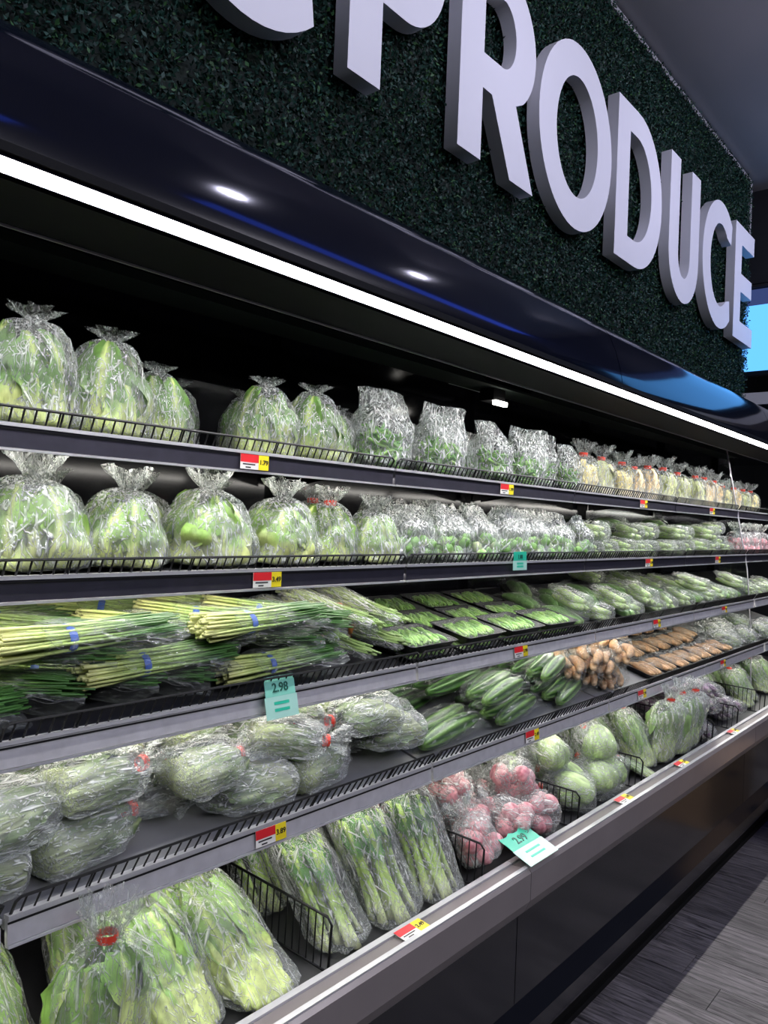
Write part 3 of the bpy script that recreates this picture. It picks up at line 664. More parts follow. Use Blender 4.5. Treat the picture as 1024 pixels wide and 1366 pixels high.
for i, (X, d, s) in enumerate([(1.72, .09, .95), (1.88, .09, 1.0), (2.05, .09, 1.0), (2.22, .09, 1.0), (2.39, .09, 1.0), (2.56, .09, .98), (2.73, .09, .95), (1.80, .24, 1.05), (2.03, .24, 1.05), (2.26, .24, 1.05), (2.50, .24, 1.05), (2.72, .24, 1.0)]):
    put(pS[i % 3], 'bagged_sprouts', onshelf(2, X, d + .02, .002) @ RZ(rnd.uniform(-.2, .2)) @ RX(R(rnd.uniform(-6, 10))) @ S(s), 'crinkled bag of round green sprouts, front row' if i < 7 else 'crinkled bag of round green sprouts, back row', 'bagged sprouts', 'bags of green sprouts on the second shelf')
# ---- tray packs
def tray_mesh(Lx, Ly, hh, name='tray', mat='tray_black'):
    mb = MB(); r = .018; V_ = []; n = 0
    def loop(lx, ly, z):
        out = []
        for cx, cy, a0 in ((lx / 2 - r, ly / 2 - r, 0), (-lx / 2 + r, ly / 2 - r, 90), (-lx / 2 + r, -ly / 2 + r, 180), (lx / 2 - r, -ly / 2 + r, 270)):
            for k in range(4): a_ = R(a0 + 30 * k); out.append((cx + r * math.cos(a_), cy + r * math.sin(a_), z))
        return out
    ls = [loop(Lx * .86, Ly * .82, 0), loop(Lx, Ly, hh), loop(Lx + .008, Ly + .008, hh), loop(Lx - .008, Ly - .008, hh - .001), loop(Lx * .83, Ly * .78, .005)]
    for l_ in ls: V_ += l_
    m_ = 16; F_ = [(a * m_ + i, a * m_ + (i + 1) % m_, (a + 1) * m_ + (i + 1) % m_, (a + 1) * m_ + i) for a in range(4) for i in range(m_)]
    F_ += [tuple(range(m_))[::-1], tuple(range(4 * m_, 5 * m_))]
    return mb.add(V_, F_).mesh(name, mat)
def wrap_mesh(Lx, Ly, z0, z1, seed, mat='film_tight'):
    mb = MB(); nx, ny = 16, 12; V_ = []
    for i in range(nx + 1):
        for j in range(ny + 1):
            u, v = i / nx * 2 - 1, j / ny * 2 - 1
            e = max(abs(u), abs(v)); z = z0 + (z1 - z0) * (1 - e ** 5) + .0025 * fbm(u * 3 + seed, v * 3, 0)
            V_.append((u * Lx / 2 * 1.02, v * Ly / 2 * 1.02, z))
    F_ = [(i * (ny + 1) + j, (i + 1) * (ny + 1) + j, (i + 1) * (ny + 1) + j + 1, i * (ny + 1) + j + 1) for i in range(nx) for j in range(ny)]
    return mb.add(V_, F_).mesh('film_wrap', mat)
def proto_beans(seed):
    q = random.Random(seed); mb = MB(); Lx, Ly = .212, .142
    for i in range(70):
        ln = q.uniform(.06, .10); a_ = R(62) + q.gauss(0, .22); x, y = q.uniform(-1, 1) * (Lx / 2 - .018), q.uniform(-1, 1) * (Ly / 2 - .020)
        d = Vector((math.cos(a_), math.sin(a_), 0)) * ln / 2; p = Vector((x, y, .010 + .013 * (i / 70) + q.uniform(0, .004)))
        cv = Vector((-d.y, d.x, 0)) * q.uniform(-.25, .25) + Vector((0, 0, .003)); c = lerp((.18, .42, .06), (.42, .68, .16), q.random()); rr = q.uniform(.0042, .0062)
        cl = lambda w_: Vector((max(-Lx / 2 + .022, min(Lx / 2 - .022, w_.x)), max(-Ly / 2 + .020, min(Ly / 2 - .020, w_.y)), w_.z))
        e0, e1 = cl(p - d), cl(p + d); p = (e0 + e1) / 2; d = (e1 - e0) / 2
        if d.length < .018: continue
        mb.tube([p - d, p - d * .5 + cv * .5, p + cv * .6, p + d * .5 + cv * .5, p + d], [rr * .5, rr, rr, rr, rr * .4], 6, [c] * 5)
    return [('tray', tray_mesh(Lx, Ly, .026), Matrix(), []), ('beans', mb.mesh('beans', 'smooth', True, True), Matrix(), []), ('film_wrap', wrap_mesh(Lx, Ly, .026, .034, seed), Matrix(), [])]
pT = [proto_beans(71 + i) for i in range(4)]
TR = [(x, d) for x in (1.665, 1.905, 2.145, 2.385) for d in (.075, .235, .385)]
for i, (X, d) in enumerate(TR):
    if (X, d) == (1.665, .385): pass
    put(pT[i % 4], 'bean_tray', onshelf(3, X + rnd.uniform(-.01, .01), d, .024 if d < .1 else .002) @ RZ(rnd.uniform(-.06, .06)), {.075: 'raised black tray of green beans, front row', .235: 'black tray of green beans in the middle row', .385: 'black tray of green beans in the back row'}[d], 'vegetable tray', 'trays of green beans on the third shelf')
for i, X in enumerate((1.665, 1.905, 2.145, 2.385)):
    put(pT[(i + 2) % 4], 'bean_tray', onshelf(3, X, .08, .0) @ S(1, 1, .6), 'black bean tray lying under another tray', 'vegetable tray', 'trays of green beans on the third shelf')
# ---- long vegetables
def cuke(Ln, r_, seed, c0, c1, lobes=0, bend=.01, mat='smooth', name='cucumber', tipc=None):
    q = random.Random(seed); mb = MB(); n = 14; seg = 36 if lobes else 16; V_ = []; C_ = []
    for i in range(n + 1):
        t = i / n; rr = r_ * (max(0.03, math.sin(math.pi * (.04 + .92 * t))) ** .42); z = Ln * t
        ox, oy = bend * math.sin(math.pi * t), .004 * math.sin(5 * t + seed)
        for s_ in range(seg):
            th = 2 * math.pi * s_ / seg; g = 1 + (.07 * math.cos(lobes * th) if lobes else 0)
            V_.append((ox + rr * g * math.cos(th), oy + rr * g * math.sin(th), z))
            st = (.5 + .5 * math.cos(lobes * th)) ** 1.6 if lobes else .5 + .5 * fbm(math.cos(th) * 2 + seed, math.sin(th) * 2, t * 6)
            c = lerp(c0, c1, st); c = lerp(c, tipc or c1, .6 * sst(.86, 1, abs(2 * t - 1))); C_.append(c)
    F_ = [(i * seg + k, i * seg + (k + 1) % seg, (i + 1) * seg + (k + 1) % seg, (i + 1) * seg + k) for i in range(n) for k in range(seg)] + [tuple(range(seg))[::-1], tuple(range(n * seg, (n + 1) * seg))]
    return mb.add(V_, F_, C_).mesh(name, mat, True, True)
def proto_long(seed, Ln, r_, n, c0, c1, name, lobes=8, filmm='film_tight', mat='smooth', spread=None, fl=True, tipc=None):
    ms = [cuke(Ln * random.Random(seed + i).uniform(.92, 1), r_, seed + i, c0, c1, lobes, .012 * (1 - i), mat, name, tipc) for i in range(3)]
    sp = spread or r_ * 1.9; P = []; q = random.Random(seed); slots = []
    nb = (n + 1) // 2 if n > 2 else n
    for i in range(nb): slots.append(((i - (nb - 1) / 2) * sp, r_))
    for i in range(n - nb): slots.append(((i - (n - nb - 1) / 2) * sp, r_ * 2.6))
    for i, (x, z) in enumerate(slots): P.append((name, ms[i % 3], T(x, -Ln / 2 + q.uniform(-.01, .01), z) @ RZ(q.uniform(-.05, .05)) @ LIE, []))
    if fl:
        hw = nb * sp / 2 + .006; hz = (r_ * 1.25 if n == nb else r_ * 2.05)
        fm = shell(Ln * 1.12, hw, hz, seed + 9, 'seam', wr=.004, seg=40, rings=24, shoulder=.86, base=.8, nexp=2.6)
        P.append(('plastic_wrap', fm.mesh('plastic_wrap', filmm), T(0, -Ln * .54, hz) @ LIE, []))
    return P
CK0, CK1 = (.005, .026, .005), (.075, .19, .035)
pK = [proto_long(81 + i * 5, .38, .027, 3, CK0, CK1, 'cucumber', 7, 'film_clear') for i in range(2)] + [proto_long(95, .33, .028, 2, (.012, .055, .010), (.17, .32, .07), 'cucumber', 7, 'film_clear')]
# cucumbers, fourth shelf: lying roughly along the shelf
for i, (X, d, n_, v, yaw, s) in enumerate([(1.75, 0.05, 0, 2, 82, 1.0), (2.08, 0.05, 0, 2, 80, 0.95), (2.4, 0.055, 0, 2, 76, 0.92), (1.76, 0.155, 0, 0, 82, 0.92), (2.13, 0.15, 0, 0, 78, 0.92), (2.44, 0.16, 0, 1, 74, 0.85), (1.78, 0.28, 0, 1, 86, 0.92), (2.16, 0.28, 0, 1, 80, 0.92), (2.48, 0.29, 0, 1, 74, 0.85), (1.98, 0.4, 0, 0, 85, 0.92), (1.92, 0.11, 0.06, 2, 80, 0.9), (2.27, 0.11, 0.06, 2, 74, 0.88), (1.95, 0.23, 0.07, 0, 82, 0.88), (2.32, 0.24, 0.07, 1, 76, 0.85)]):
    put(pK[v], 'cucumber_pack', onshelf(4, X, d + .03, n_ + .002) @ RZ(R(-yaw)) @ S(s), ('wrapped pair of paler ridged cucumbers' if v == 2 else 'wrapped three dark ridged cucumbers') + (', front row' if d < .1 else ', middle row' if d < .22 else ', back row'), 'cucumber pack', 'wrapped cucumbers on the fourth shelf')
# zucchini packs, third shelf right and second shelf right
ZU0, ZU1 = (.10, .24, .06), (.24, .42, .13)
pU = [proto_long(101 + i, .17, .022, 2, ZU0, ZU1, 'zucchini', 0, 'film_tight', fl=True, tipc=(.30, .40, .16)) for i in range(2)]
pU2 = [proto_long(111 + i, .17, .017, 3, (.30, .48, .16), (.50, .62, .28), 'gourd', 0, 'film', tipc=(.55, .62, .35)) for i in range(2)]
trz = tray_mesh(.19, .11, .02)
def with_tray(P): return [('tray', trz, Matrix() @ RZ(R(90)), [])] + [(a_, b_, T(0, 0, .008) @ c_, d_) for a_, b_, c_, d_ in P]
pUt = [with_tray(p) for p in pU]
i = 0
for X in (2.60, 2.75, 2.90, 3.05, 3.20, 3.36, 3.52, 3.68, 3.84, 4.0, 4.16, 4.32, 4.48):
    for d, z in ((.09, .002), (.27, .002), (.41, .002)):
        i += 1; pale = d < .1 or (X > 3.3 and i % 3 == 0)
        put(pU2[i % 2] if pale else pUt[i % 2], 'gourd_pack' if pale else 'zucchini_pack', onshelf(3, X + rnd.uniform(-.012, .012), d, z) @ RZ(R(rnd.uniform(-52, 4))) @ S(rnd.uniform(.86, 1.06)), ('wrapped pale green gourds, third shelf ' if pale else 'wrapped zucchini pair on tray, third shelf ') + {.09: 'front row', .27: 'middle row', .41: 'back row'}[d], 'gourd pack' if pale else 'zucchini pack', 'gourd packs on the third shelf' if pale else 'zucchini packs on the third shelf')
i = 0
for X in (2.88, 3.02, 3.16, 3.31, 3.46, 3.62, 3.78, 3.94, 4.10, 4.26, 4.42, 4.57):
    for d, z in ((.09, .002), (.10, .045), (.25, .002), (.26, .05), (.39, .03)):
        i += 1; pale = d < .15
        if pale and z > .04 and i % 3 == 0: continue
        put(pU2[i % 2] if pale else pUt[i % 2], 'gourd_pack' if pale else 'zucchini_pack', onshelf(2, X + rnd.uniform(-.015, .015), d + .02, z) @ RZ(R(rnd.uniform(-60, -25))) @ S(rnd.uniform(.92, 1.05)), ('wrapped pale green gourds, second shelf ' if pale else 'wrapped zucchini pair on tray, second shelf ') + {(.09, .002): 'front layer', (.10, .045): 'upper layer', (.25, .002): 'middle row', (.26, .05): 'upper layer', (.39, .03): 'back row'}[(d, z)], 'gourd pack' if pale else 'zucchini pack', 'gourd packs on the second shelf' if pale else 'zucchini packs on the second shelf')
# ---- brown roots, fourth shelf right
BR0, BR1 = (.42, .22, .10), (.62, .38, .20)
pR = [proto_long(121 + i, .15, .017, 4 if i else 3, BR0, BR1, 'root', 0, 'film_tight', 'rootskin', .031, tipc=(.72, .52, .34)) for i in range(2)]
trr = tray_mesh(.122, .138, .02)
pRt = [[('tray', trr, Matrix(), [])] + [(a_, b_, T(0, 0, .006) @ c_, d_) for a_, b_, c_, d_ in proto_long(131 + i, .112, .0135, 4, BR0, BR1, 'root', 0, 'film_tight', 'rootskin', .027, tipc=(.6, .38, .2)) if True] for i in range(2)]
for p in pRt:   # four roots side by side on the tray
    rts = [k for k, e in enumerate(p) if e[0] == 'root']
    for q_, k in enumerate(rts): p[k] = ('root', p[k][1], T((q_ - 1.5) * .0255, -.056, .020) @ LIE, [])
for i, (X, d, t_) in enumerate([(2.60, .20, 0), (2.62, .09, 0), (2.72, .15, 0), (2.70, .30, 0), (2.82, .08, 0), (2.83, .22, 0), (2.88, .34, 0), (2.98, .10, 0), (2.74, .05, 0), (2.58, .0, 0), (2.70, .0, 0), (2.84, .0, 0), (2.97, .0, 0), (2.99, .215, 1), (3.02, .375, 1), (3.15, .055, 1), (3.16, .215, 1), (3.19, .375, 1), (3.31, .055, 1), (3.33, .215, 1), (3.36, .375, 1), (3.47, .055, 1), (3.49, .215, 1), (3.52, .375, 1), (3.63, .055, 1), (3.65, .215, 1), (3.68, .375, 1), (3.79, .055, 1), (3.81, .215, 1), (3.95, .055, 1), (3.97, .215, 1), (3.84, .375, 1), (4.12, .055, 1), (4.02, .375, 1), (4.13, .25, 1)]):
    put((pRt if t_ else pR)[i % 2], 'root_tray' if t_ else 'root_pack', onshelf(4, X, d + .02, .002 if t_ else .002 + .012 * (i % 3)) @ RZ(R(rnd.uniform(-12, 2) if t_ else rnd.uniform(-80, -30))) @ S(1.0 if t_ else 1.08), ('wrapped black tray of brown roots, ' + ('front row' if d < .12 else 'middle row' if d < .3 else 'back row')) if t_ else 'loose film pack of plump tan roots beside the cucumbers', 'root tray' if t_ else 'root pack', 'trays of brown roots on the fourth shelf' if t_ else 'packs of tan roots on the fourth shelf')
# ---- chive bundles, third shelf
def proto_bundle(Ln, r_, n, sr, seed, cut, mid, tip, tape='tape_blue', cone=False, filmm='film_tight'):
    q = random.Random(seed); mb = MB()
    for i in range(n):
        k = math.sqrt((i + .5) / n); th = i * 2.39996 + q.uniform(-.2, .2); x, y = r_ * k * math.cos(th), r_ * k * math.sin(th) * .8
        z0 = q.uniform(-.012, .012); le = Ln * q.uniform(.85, 1.02); pts = []; rad = []; cs = []
        for j in range(7):
            t = j / 6
            g = (1.06 - .28 * sst(0, .4, t) + .10 * sst(.5, 1, t)) if not cone else (1.05 - .72 * sst(.15, 1, t))
            g += .10 * math.sin(t * 5 + i)
            pts.append((x * g * (1.25 if not cone else 1), max(-r_ * .8, y * g - .012 * t * t), z0 + le * t)); rad.append(sr * (1 - .45 * t) * q.uniform(.85, 1.15))
            c = lerp(cut, mid, sst(0, .28, t)); cs.append(lerp(c, tip, sst(.35, .85, t)))
        mb.tube(pts, rad, 5, cs, sq=.8)
    P = [('chives', mb.mesh('chives', 'produce', True, True), Matrix(), [])]
    if tape: P.append(('band', ring(r_ * .72, Ln * (.33 if not cone else .45), .014, 16, r_ * 1.0).mesh('band', tape), Matrix(), []))
    fm = shell(Ln * (.80 if not cone else 1.02), r_ * 1.28, r_ * .98, seed + 3, 'seam' if not cone else 'dome', wr=.003, seg=36, rings=20, shoulder=.9, base=.92, nexp=2.1)
    if cone:
        fm.v = [(x * (1 - .62 * sst(.1, 1, z / Ln)), y * (1 - .62 * sst(.1, 1, z / Ln)), z) for x, y, z in fm.v]
    P.append(('sleeve', fm.mesh('sleeve', filmm), T(0, 0, Ln * (.20 if not cone else -.01)), []))
    return P
pV = [proto_bundle(.33, .031, 60, .0040, 141 + i, (.80, .82, .34), (.48, .64, .18), (.075, .20, .045)) for i in range(3)]
pW = [proto_bundle(.27, .034, 34, .0056, 151 + i, (.80, .82, .50), (.52, .64, .28), (.28, .42, .13), 'tape_orange' if i else None, True, 'film_dense') for i in range(2)]
# (X of cut end, d of cut end, X of tips, d of tips, height)
CH = [(.70, .22, .95, .05, 0), (.74, .14, 1.02, .03, .055), (.68, .30, .90, .08, .05), (.80, .44, .96, .14, 0), (.77, .37, .93, .09, .055), (.85, .48, 1.02, .20, .05), (1.08, .50, 1.24, .2, 0), (1.03, .43, 1.2, .12, .055), (1.0, .36, 1.18, .06, .0), (.96, .26, 1.14, .03, .06), (.99, .19, 1.22, .03, 0), (1.04, .30, 1.22, .05, .055), (1.18, .47, 1.31, .16, 0), (1.06, .045, 1.40, .04, 0), (.70, .045, 1.04, .04, 0), (.88, .05, 1.2, .05, .06), (.54, .05, .9, .05, .06)]
def lie_bundle(k, P, name, xa, da, xb, db, n, lab, cat, grp, s=1.0):
    yaw = math.atan2(-(xb - xa), (db - da))    # local +Y -> direction of tips
    if name == 'chive_bundle' and abs(db - da) > .03: yaw = .22 * yaw + .78 * math.atan2(-.27, -.14)    # laid nearly parallel
    put(P, name, onshelf(k, xa, da, n) @ RZ(yaw) @ LIE @ S(s), lab, cat, grp)
for i, c in enumerate(CH): lie_bundle(3, pV[i % 3], 'chive_bundle', *c, 'pale ended chive bundle ' + ('along the fence' if c[1] < .06 else 'lying on top of others' if c[4] > 0 else 'in the lower layer'), 'chive bundle', 'chive bundles on the third shelf')
CH2 = [(.60, .47, .94, .45, 0), (.57, .42, .74, .14, 0), (.53, .34, .70, .08, .05), (.47, .27, .66, .04, 0), (.61, .48, .79, .2, .05), (.34, .045, .68, .04, 0), (.50, .13, .80, .05, .06), (.38, .36, .58, .1, 0)]
for i, c in enumerate(CH2): lie_bundle(3, pV[i % 3], 'chive_bundle', *c, 'dark tipped chive bundle ' + ('along the fence' if c[1] < .06 else 'lying on top of others' if c[4] > 0 else 'in the lower layer'), 'chive bundle', 'chive bundles on the third shelf')
CW = [(1.36, .44, 1.34, .15, 0), (1.45, .42, 1.46, .15, 0), (1.49, .33, 1.51, .06, .05), (1.38, .32, 1.40, .04, 0.05), (1.31, .26, 1.33, .02, 0), (1.40, .25, 1.44, .02, 0), (1.35, .20, 1.40, .0, .055), (1.47, .28, 1.53, .05, .0)]
for i, c in enumerate(CW): lie_bundle(3, pW[i % 2], 'stem_bundle', c[0], c[1], c[2], c[3], c[4], 'cone shaped sleeve of pale green stems next to the bean trays', 'stem bundle', 'sleeved stem bundles on the third shelf')
# ---- fourth shelf: lying bags of greens with red tape
def proto_lying(Ln, a, b, seed, c0, c1, tape, filmm='film_dense', split=.5):
    P = proto_leafbag(Ln, a, b, seed, c0, c1, tape, filmm, .3, 8, .055, .62, split, .88, .06, 26, .28)
    out = []
    for n_, me, m, s_ in P:     # squashed contents are baked into their own meshes
        c = me.copy(); c.transform((Matrix() if n_ in ('plastic_bag', 'tape') else S(.95, .58, 1)) @ m); out.append((n_, c, T(0, 0, b * .95) @ LIE, s_))
    return out
G1, G2 = (.34, .39, .20), (.13, .19, .075)
pL = [proto_lying(.215, .072, .060, 161 + i, G1, G2, 'tape_red' if i != 1 else None) for i in range(4)]
LB = [(0.5, 0.045, 1, 84, 1.0, 0), (0.75, 0.045, 2, -80, 1.0, 0), (0.99, 0.045, 1, 86, 1.0, 0), (1.22, 0.045, 3, -76, 1.0, 0), (1.44, 0.045, 1, 82, 1.0, 0), (0.42, 0.185, 2, -80, 1.0, 0), (0.62, 0.185, 3, -74, 1.0, 0), (0.86, 0.185, 0, -84, 1.0, 0), (1.1, 0.185, 1, 78, 1.0, 0), (1.34, 0.185, 2, 80, 1.0, 0), (0.44, 0.33, 1, 75, 1.0, 0), (0.66, 0.33, 1, 80, 1.0, 0), (0.9, 0.33, 3, 76, 1.0, 0), (1.14, 0.33, 1, 85, 1.0, 0), (1.4, 0.33, 3, -80, 1.0, 0), (0.63, 0.11, 0, -82, 0.86, 0.085), (0.88, 0.11, 2, -78, 0.86, 0.085), (1.33, 0.11, 2, 80, 0.86, 0.085), (1.12, 0.16, 0, -120, 0.8, 0.085), (0.74, 0.25, 1, 80, 0.86, 0.085), (0.99, 0.26, 3, -80, 0.86, 0.085), (1.25, 0.27, 1, 75, 0.84, 0.085)]
for X, d, v, yaw, s, n_ in LB:
    taped = v != 1
    put(pL[v], 'bagged_greens', onshelf(4, X, d + .03, n_ + .004) @ RZ(R(yaw)) @ T(0, -.12 * s, 0) @ S(s), ('lying red taped bag of grey greens' if taped else 'lying untaped bag of grey greens') + (' against the fence' if d < .1 else ' behind the front bags' if d < .25 else ' at the back'), 'bagged greens', 'lying bags of greens on the fourth shelf')
# fourth shelf far end
for i, (X, d) in enumerate([(4.30, .12), (4.30, .30), (4.49, .12), (4.49, .30), (4.84, .12), (4.84, .30), (5.05, .14)]):
    put(pL[1], 'bagged_greens', onshelf(4, X, d, .002) @ RZ(R(rnd.uniform(50, 110))) @ T(0, -.11, 0) @ S(.85), 'clear bag of green vegetables by the glass divider, fourth shelf', 'bagged greens', 'bags of greens at the glass divider')
# ---- lower deck
SHEARED = {}
def slumped(P, lean):
    """the same sack leaning back with its base still flat on the deck"""
    key = (id(P), lean)
    if key not in SHEARED:
        a = R(lean); q = Matrix(((1, 0, 0, 0), (0, 1, math.sin(a), 0), (0, 0, math.cos(a), 0), (0, 0, 0, 1))); out = []
        for pn, me, m, sub in P:
            c = me.copy(); c.transform(q @ m); sb = []
            if pn == 'plastic_bag' and lean > 20: c.materials.clear(); c.materials.append(M['film_lean'])
            for sn, sm, smx in sub: e = sm.copy(); e.transform(q @ m @ smx); sb.append((sn, e, Matrix()))
            out.append((pn, c, Matrix(), sb))
        SHEARED[key] = out
    return SHEARED[key]
def leanbag(P, X, d, lean, yaw, s, name, lab, cat, grp, n=0.0):
    if name in ('bagged_cabbage', 'bagged_celery', 'bagged_greens'): put(slumped(P, 6 * round(lean / 6)), name, onshelf(5, X, d, n) @ RZ(R(yaw)) @ S(s), lab, cat, grp); return
    put(P, name, onshelf(5, X, d, n) @ RZ(R(yaw)) @ RX(R(-lean)) @ S(s), lab, cat, grp)
CE0, CE1 = (.66, .76, .25), (.16, .34, .10)
pN = [proto_leafbag(.29, .082, .07, 171 + i, CE0, (.24, .42, .09), None, 'film', .6, 13, .032, .62, .6, .86, .075, 18) for i in range(3)] + [proto_leafbag(.262, .088, .07, 174, CE0, (.22, .40, .08), 'tape_red', 'film', .6, 11, .065, .45, .6, .86, .075, 18)]
for X, d, v, ln, yaw, s in [(.50, .085, 2, 36, 6, .92), (.655, .06, 3, -6, -4, .95), (.83, .08, 1, 40, 8, 1.0), (.985, .075, 2, 46, 14, 1.0), (1.06, .22, 1, 52, 10, .80), (.58, .25, 1, 40, 5, .76), (.76, .26, 2, 40, -8, .76), (.90, .26, 1, 42, 8, .76), (.36, .08, 1, 36, 0, .92)]:
    leanbag(pN[v], X, d, ln, yaw, s, 'bagged_cabbage', 'leaning clear bag of pale green cabbage tied with red tape on the lower deck' if v == 3 else 'leaning clear bag of pale green cabbage', 'bagged cabbage', 'bags of pale cabbage on the lower deck')
# celery bags with individual stalks
def proto_celery(Ln, a, b, seed, n=13):
    q = random.Random(seed); P = []
    ms = []
    for i in range(3):
        mb = MB(); pts = []; rad = []; cs = []
        for j in range(9):
            t = j / 8; pts.append((.004 * math.sin(3 * t + i), .010 * math.sin(math.pi * t), Ln * .78 * t)); rad.append(.0135 * (1 - .45 * t)); cs.append(lerp((.80, .84, .50), (.42, .60, .14), sst(0, .35, t)))
        mb.tube(pts, rad, 9, cs, sq=.62); ms.append(mb.mesh('stalk', 'produce', True, True))
    lv = leaf(Ln * .34, .05, seed, (.34, .55, .16), (.10, .26, .06), .12, .01).mesh('leaf', 'leafy', True, True)
    for i in range(n):
        k = .80 if i < n * .7 else .35; th = i * 2.4 + q.uniform(-.3, .3); x, y = a * k * math.cos(th), b * k * math.sin(th)
        m = T(x, y, .004 + q.uniform(0, .012)) @ RZ(th + math.pi / 2) @ RX(q.uniform(-.06, .05)) @ RY(q.uniform(-.07, .07))
        P.append(('stalk', ms[i % 3], m, [('leaf', lv, T(0, .004, Ln * .46) @ RX(q.uniform(-.22, -.10)))]))
    P.append(('plastic_bag', shell(Ln, a * 1.05, b * 1.08, seed, 'knot', .028, shoulder=.66, crum=.10, wr=.006).mesh('plastic_bag', 'film'), Matrix(), []))
    return P
pE = [proto_celery(.305, .078, .062, 181 + i) for i in range(3)]
for X, d, v, ln, yaw, s in [(1.225, .09, 0, 36, 8, .88), (1.385, .075, 1, 30, 5, .93), (1.545, .07, 2, 30, 3, .93), (1.20, .30, 1, 36, 8, .74), (1.36, .30, 2, 36, 0, .74), (1.51, .30, 0, 36, 0, .74)]:
    leanbag(pE[v], X, d, ln, yaw, s, 'bagged_celery', 'tall clear bag of celery stalks in front' if d < .2 else 'clear bag of celery stalks behind the others', 'bagged celery', 'bags of celery on the lower deck')
# red onions
def proto_balls(seed, n, r_, a, b, Ln, cols, name, tape=None, filmm='film', elong=1.0):
    q = random.Random(seed); P = []
    ms = [shell(r_ * 2 * elong, r_, r_, seed + i, 'dome', wr=.0008, seg=16, rings=12, base=.25, shoulder=.45, nexp=2, round_=.45, colfn=lambda t, th, rr, nn: lerp(cols[0], cols[1], min(1, max(0, .5 + 1.1 * nn)))).mesh(name, 'produce', True, True) for i in range(3)]
    for i in range(n):
        k = .62 if n > 2 else .5; th = i * 2 * math.pi / max(1, min(n, 5)) + q.uniform(-.2, .2)
        z = r_ * (i // 5) * 1.5 + .006
        P.append((name, ms[i % 3], T(a * k * math.cos(th), b * k * math.sin(th), z) @ RX(q.uniform(-.6, .6)) @ RY(q.uniform(-.6, .6)), []))
    P.append(('plastic_bag', shell(Ln, a, b, seed + 4, 'knot', .045, shoulder=.55, crum=.12, wr=.005).mesh('plastic_bag', filmm), Matrix(), []))
    if tape: P.append(('tape', ring(.0125, Ln - .004, .012).mesh('tape', tape), Matrix(), []))
    return P
pO = [proto_balls(191 + i, 9, .027, .066, .055, .135, ((.50, .14, .18), (.78, .46, .48)), 'onion', None, 'film_dense') for i in range(3)]
i = 0
for X, d, n_, ln in [(1.71, .06, 0, 30), (1.70, .20, .0, 40), (1.69, .33, .02, 30), (1.82, .12, .01, 60), (1.83, .26, .02, 50), (1.95, .05, .0, 70), (1.95, .18, .015, 60), (1.96, .31, .03, 40), (2.07, .07, .0, 65), (2.07, .21, .01, 55), (2.08, .33, .02, 40), (1.76, .14, .06, 60), (2.0, .12, .07, 70), (2.09, .03, .0, 80), (1.72, .02, .0, 75)]:
    i += 1; leanbag(pO[i % 3], X, d + .03, ln, rnd.uniform(-70, 70), rnd.uniform(.92, 1.05), 'bagged_onions', 'clear bag of small pinkish red onions between two wire dividers', 'bagged onions', 'bags of red onions on the lower deck', n_)
pM = [proto_balls(201 + i, 2, .05, .075, .062, .19, ((.38, .54, .20), (.56, .70, .36)), 'squash', 'tape_red', 'film', 1.5) for i in range(2)]
i = 0
for X, d, n_, ln in [(2.26, .07, 0, 70), (2.27, .22, 0, 60), (2.28, .33, .03, 40), (2.40, .08, 0, 75), (2.41, .22, .02, 60), (2.44, .34, .05, 35), (2.54, .07, 0, 70), (2.56, .21, .02, 40), (2.57, .33, .06, 25), (2.33, .02, 0, 85), (2.49, .02, 0, 85), (2.59, .03, 0, 80)]:
    i += 1; leanbag(pM[i % 2], X, d + .02, ln, rnd.uniform(-60, 60), rnd.uniform(.84, .92), 'bagged_squash', 'clear bag of pale green oblong squash tied with red tape', 'bagged squash', 'bags of pale squash on the lower deck', n_)
pQ = [proto_leafbag(.262, .088, .07, 211 + i, (.60, .70, .32), (.26, .40, .15), 'tape_red', 'film_dense', .5, 11, .06, .66, .5) for i in range(2)]
for i, (X, d, ln, yaw, s) in enumerate([(2.75, .12, 36, 10, .76), (2.89, .10, 26, 6, .86), (3.04, .075, -6, 0, .93), (3.20, .075, -6, 4, .95), (3.345, .08, -6, 0, .92), (2.78, .27, 34, 0, .78), (2.98, .27, 34, 0, .8), (3.2, .27, 34, 0, .8), (2.84, .05, 65, 30, .55)]):
    leanbag(pQ[i % 2], X, d, ln, yaw, s, 'bagged_greens', 'bag of long pale leaves with red tape, front row' if d < .2 else 'bag of long pale leaves with red tape, back row', 'bagged greens', 'bags of long leaves on the lower deck')
PU0, PU1 = (.10, .03, .10), (.34, .20, .34)
pP = [proto_long(221 + i, .26, .016, 5, PU0, PU1, 'eggplant', 0, 'film', 'smooth', .034, tipc=(.3, .34, .2)) for i in range(2)]
for i, (X, d, n_, yaw) in enumerate([(3.50, .10, 0, -30), (3.62, .14, .0, -40), (3.55, .12, .06, -35), (3.68, .26, 0, -30), (3.52, .28, .03, -30), (3.85, .12, 0, -40), (3.98, .14, .0, -35), (4.12, .13, 0, -30), (3.95, .28, .03, -35), (3.66, .10, .05, -45), (3.50, .02, .0, -60), (3.70, .03, .03, -60)]):
    put(pP[i % 2], 'bagged_eggplant', onshelf(5, X, d + .06, n_ + .004) @ RZ(R(yaw)), 'film bag of long slim purple eggplants on the lower deck', 'bagged eggplant', 'bags of purple eggplant on the lower deck')
for i, (X, d) in enumerate([(4.35, .12), (4.52, .15), (4.38, .30), (4.55, .3), (4.82, .15), (4.98, .15)]):
    leanbag(pQ[i % 2], X, d, 30, 0, .80, 'bagged_greens', 'clear bag of long leaves beside the glass divider on the lower deck', 'bagged greens', 'bags of long leaves by the divider')
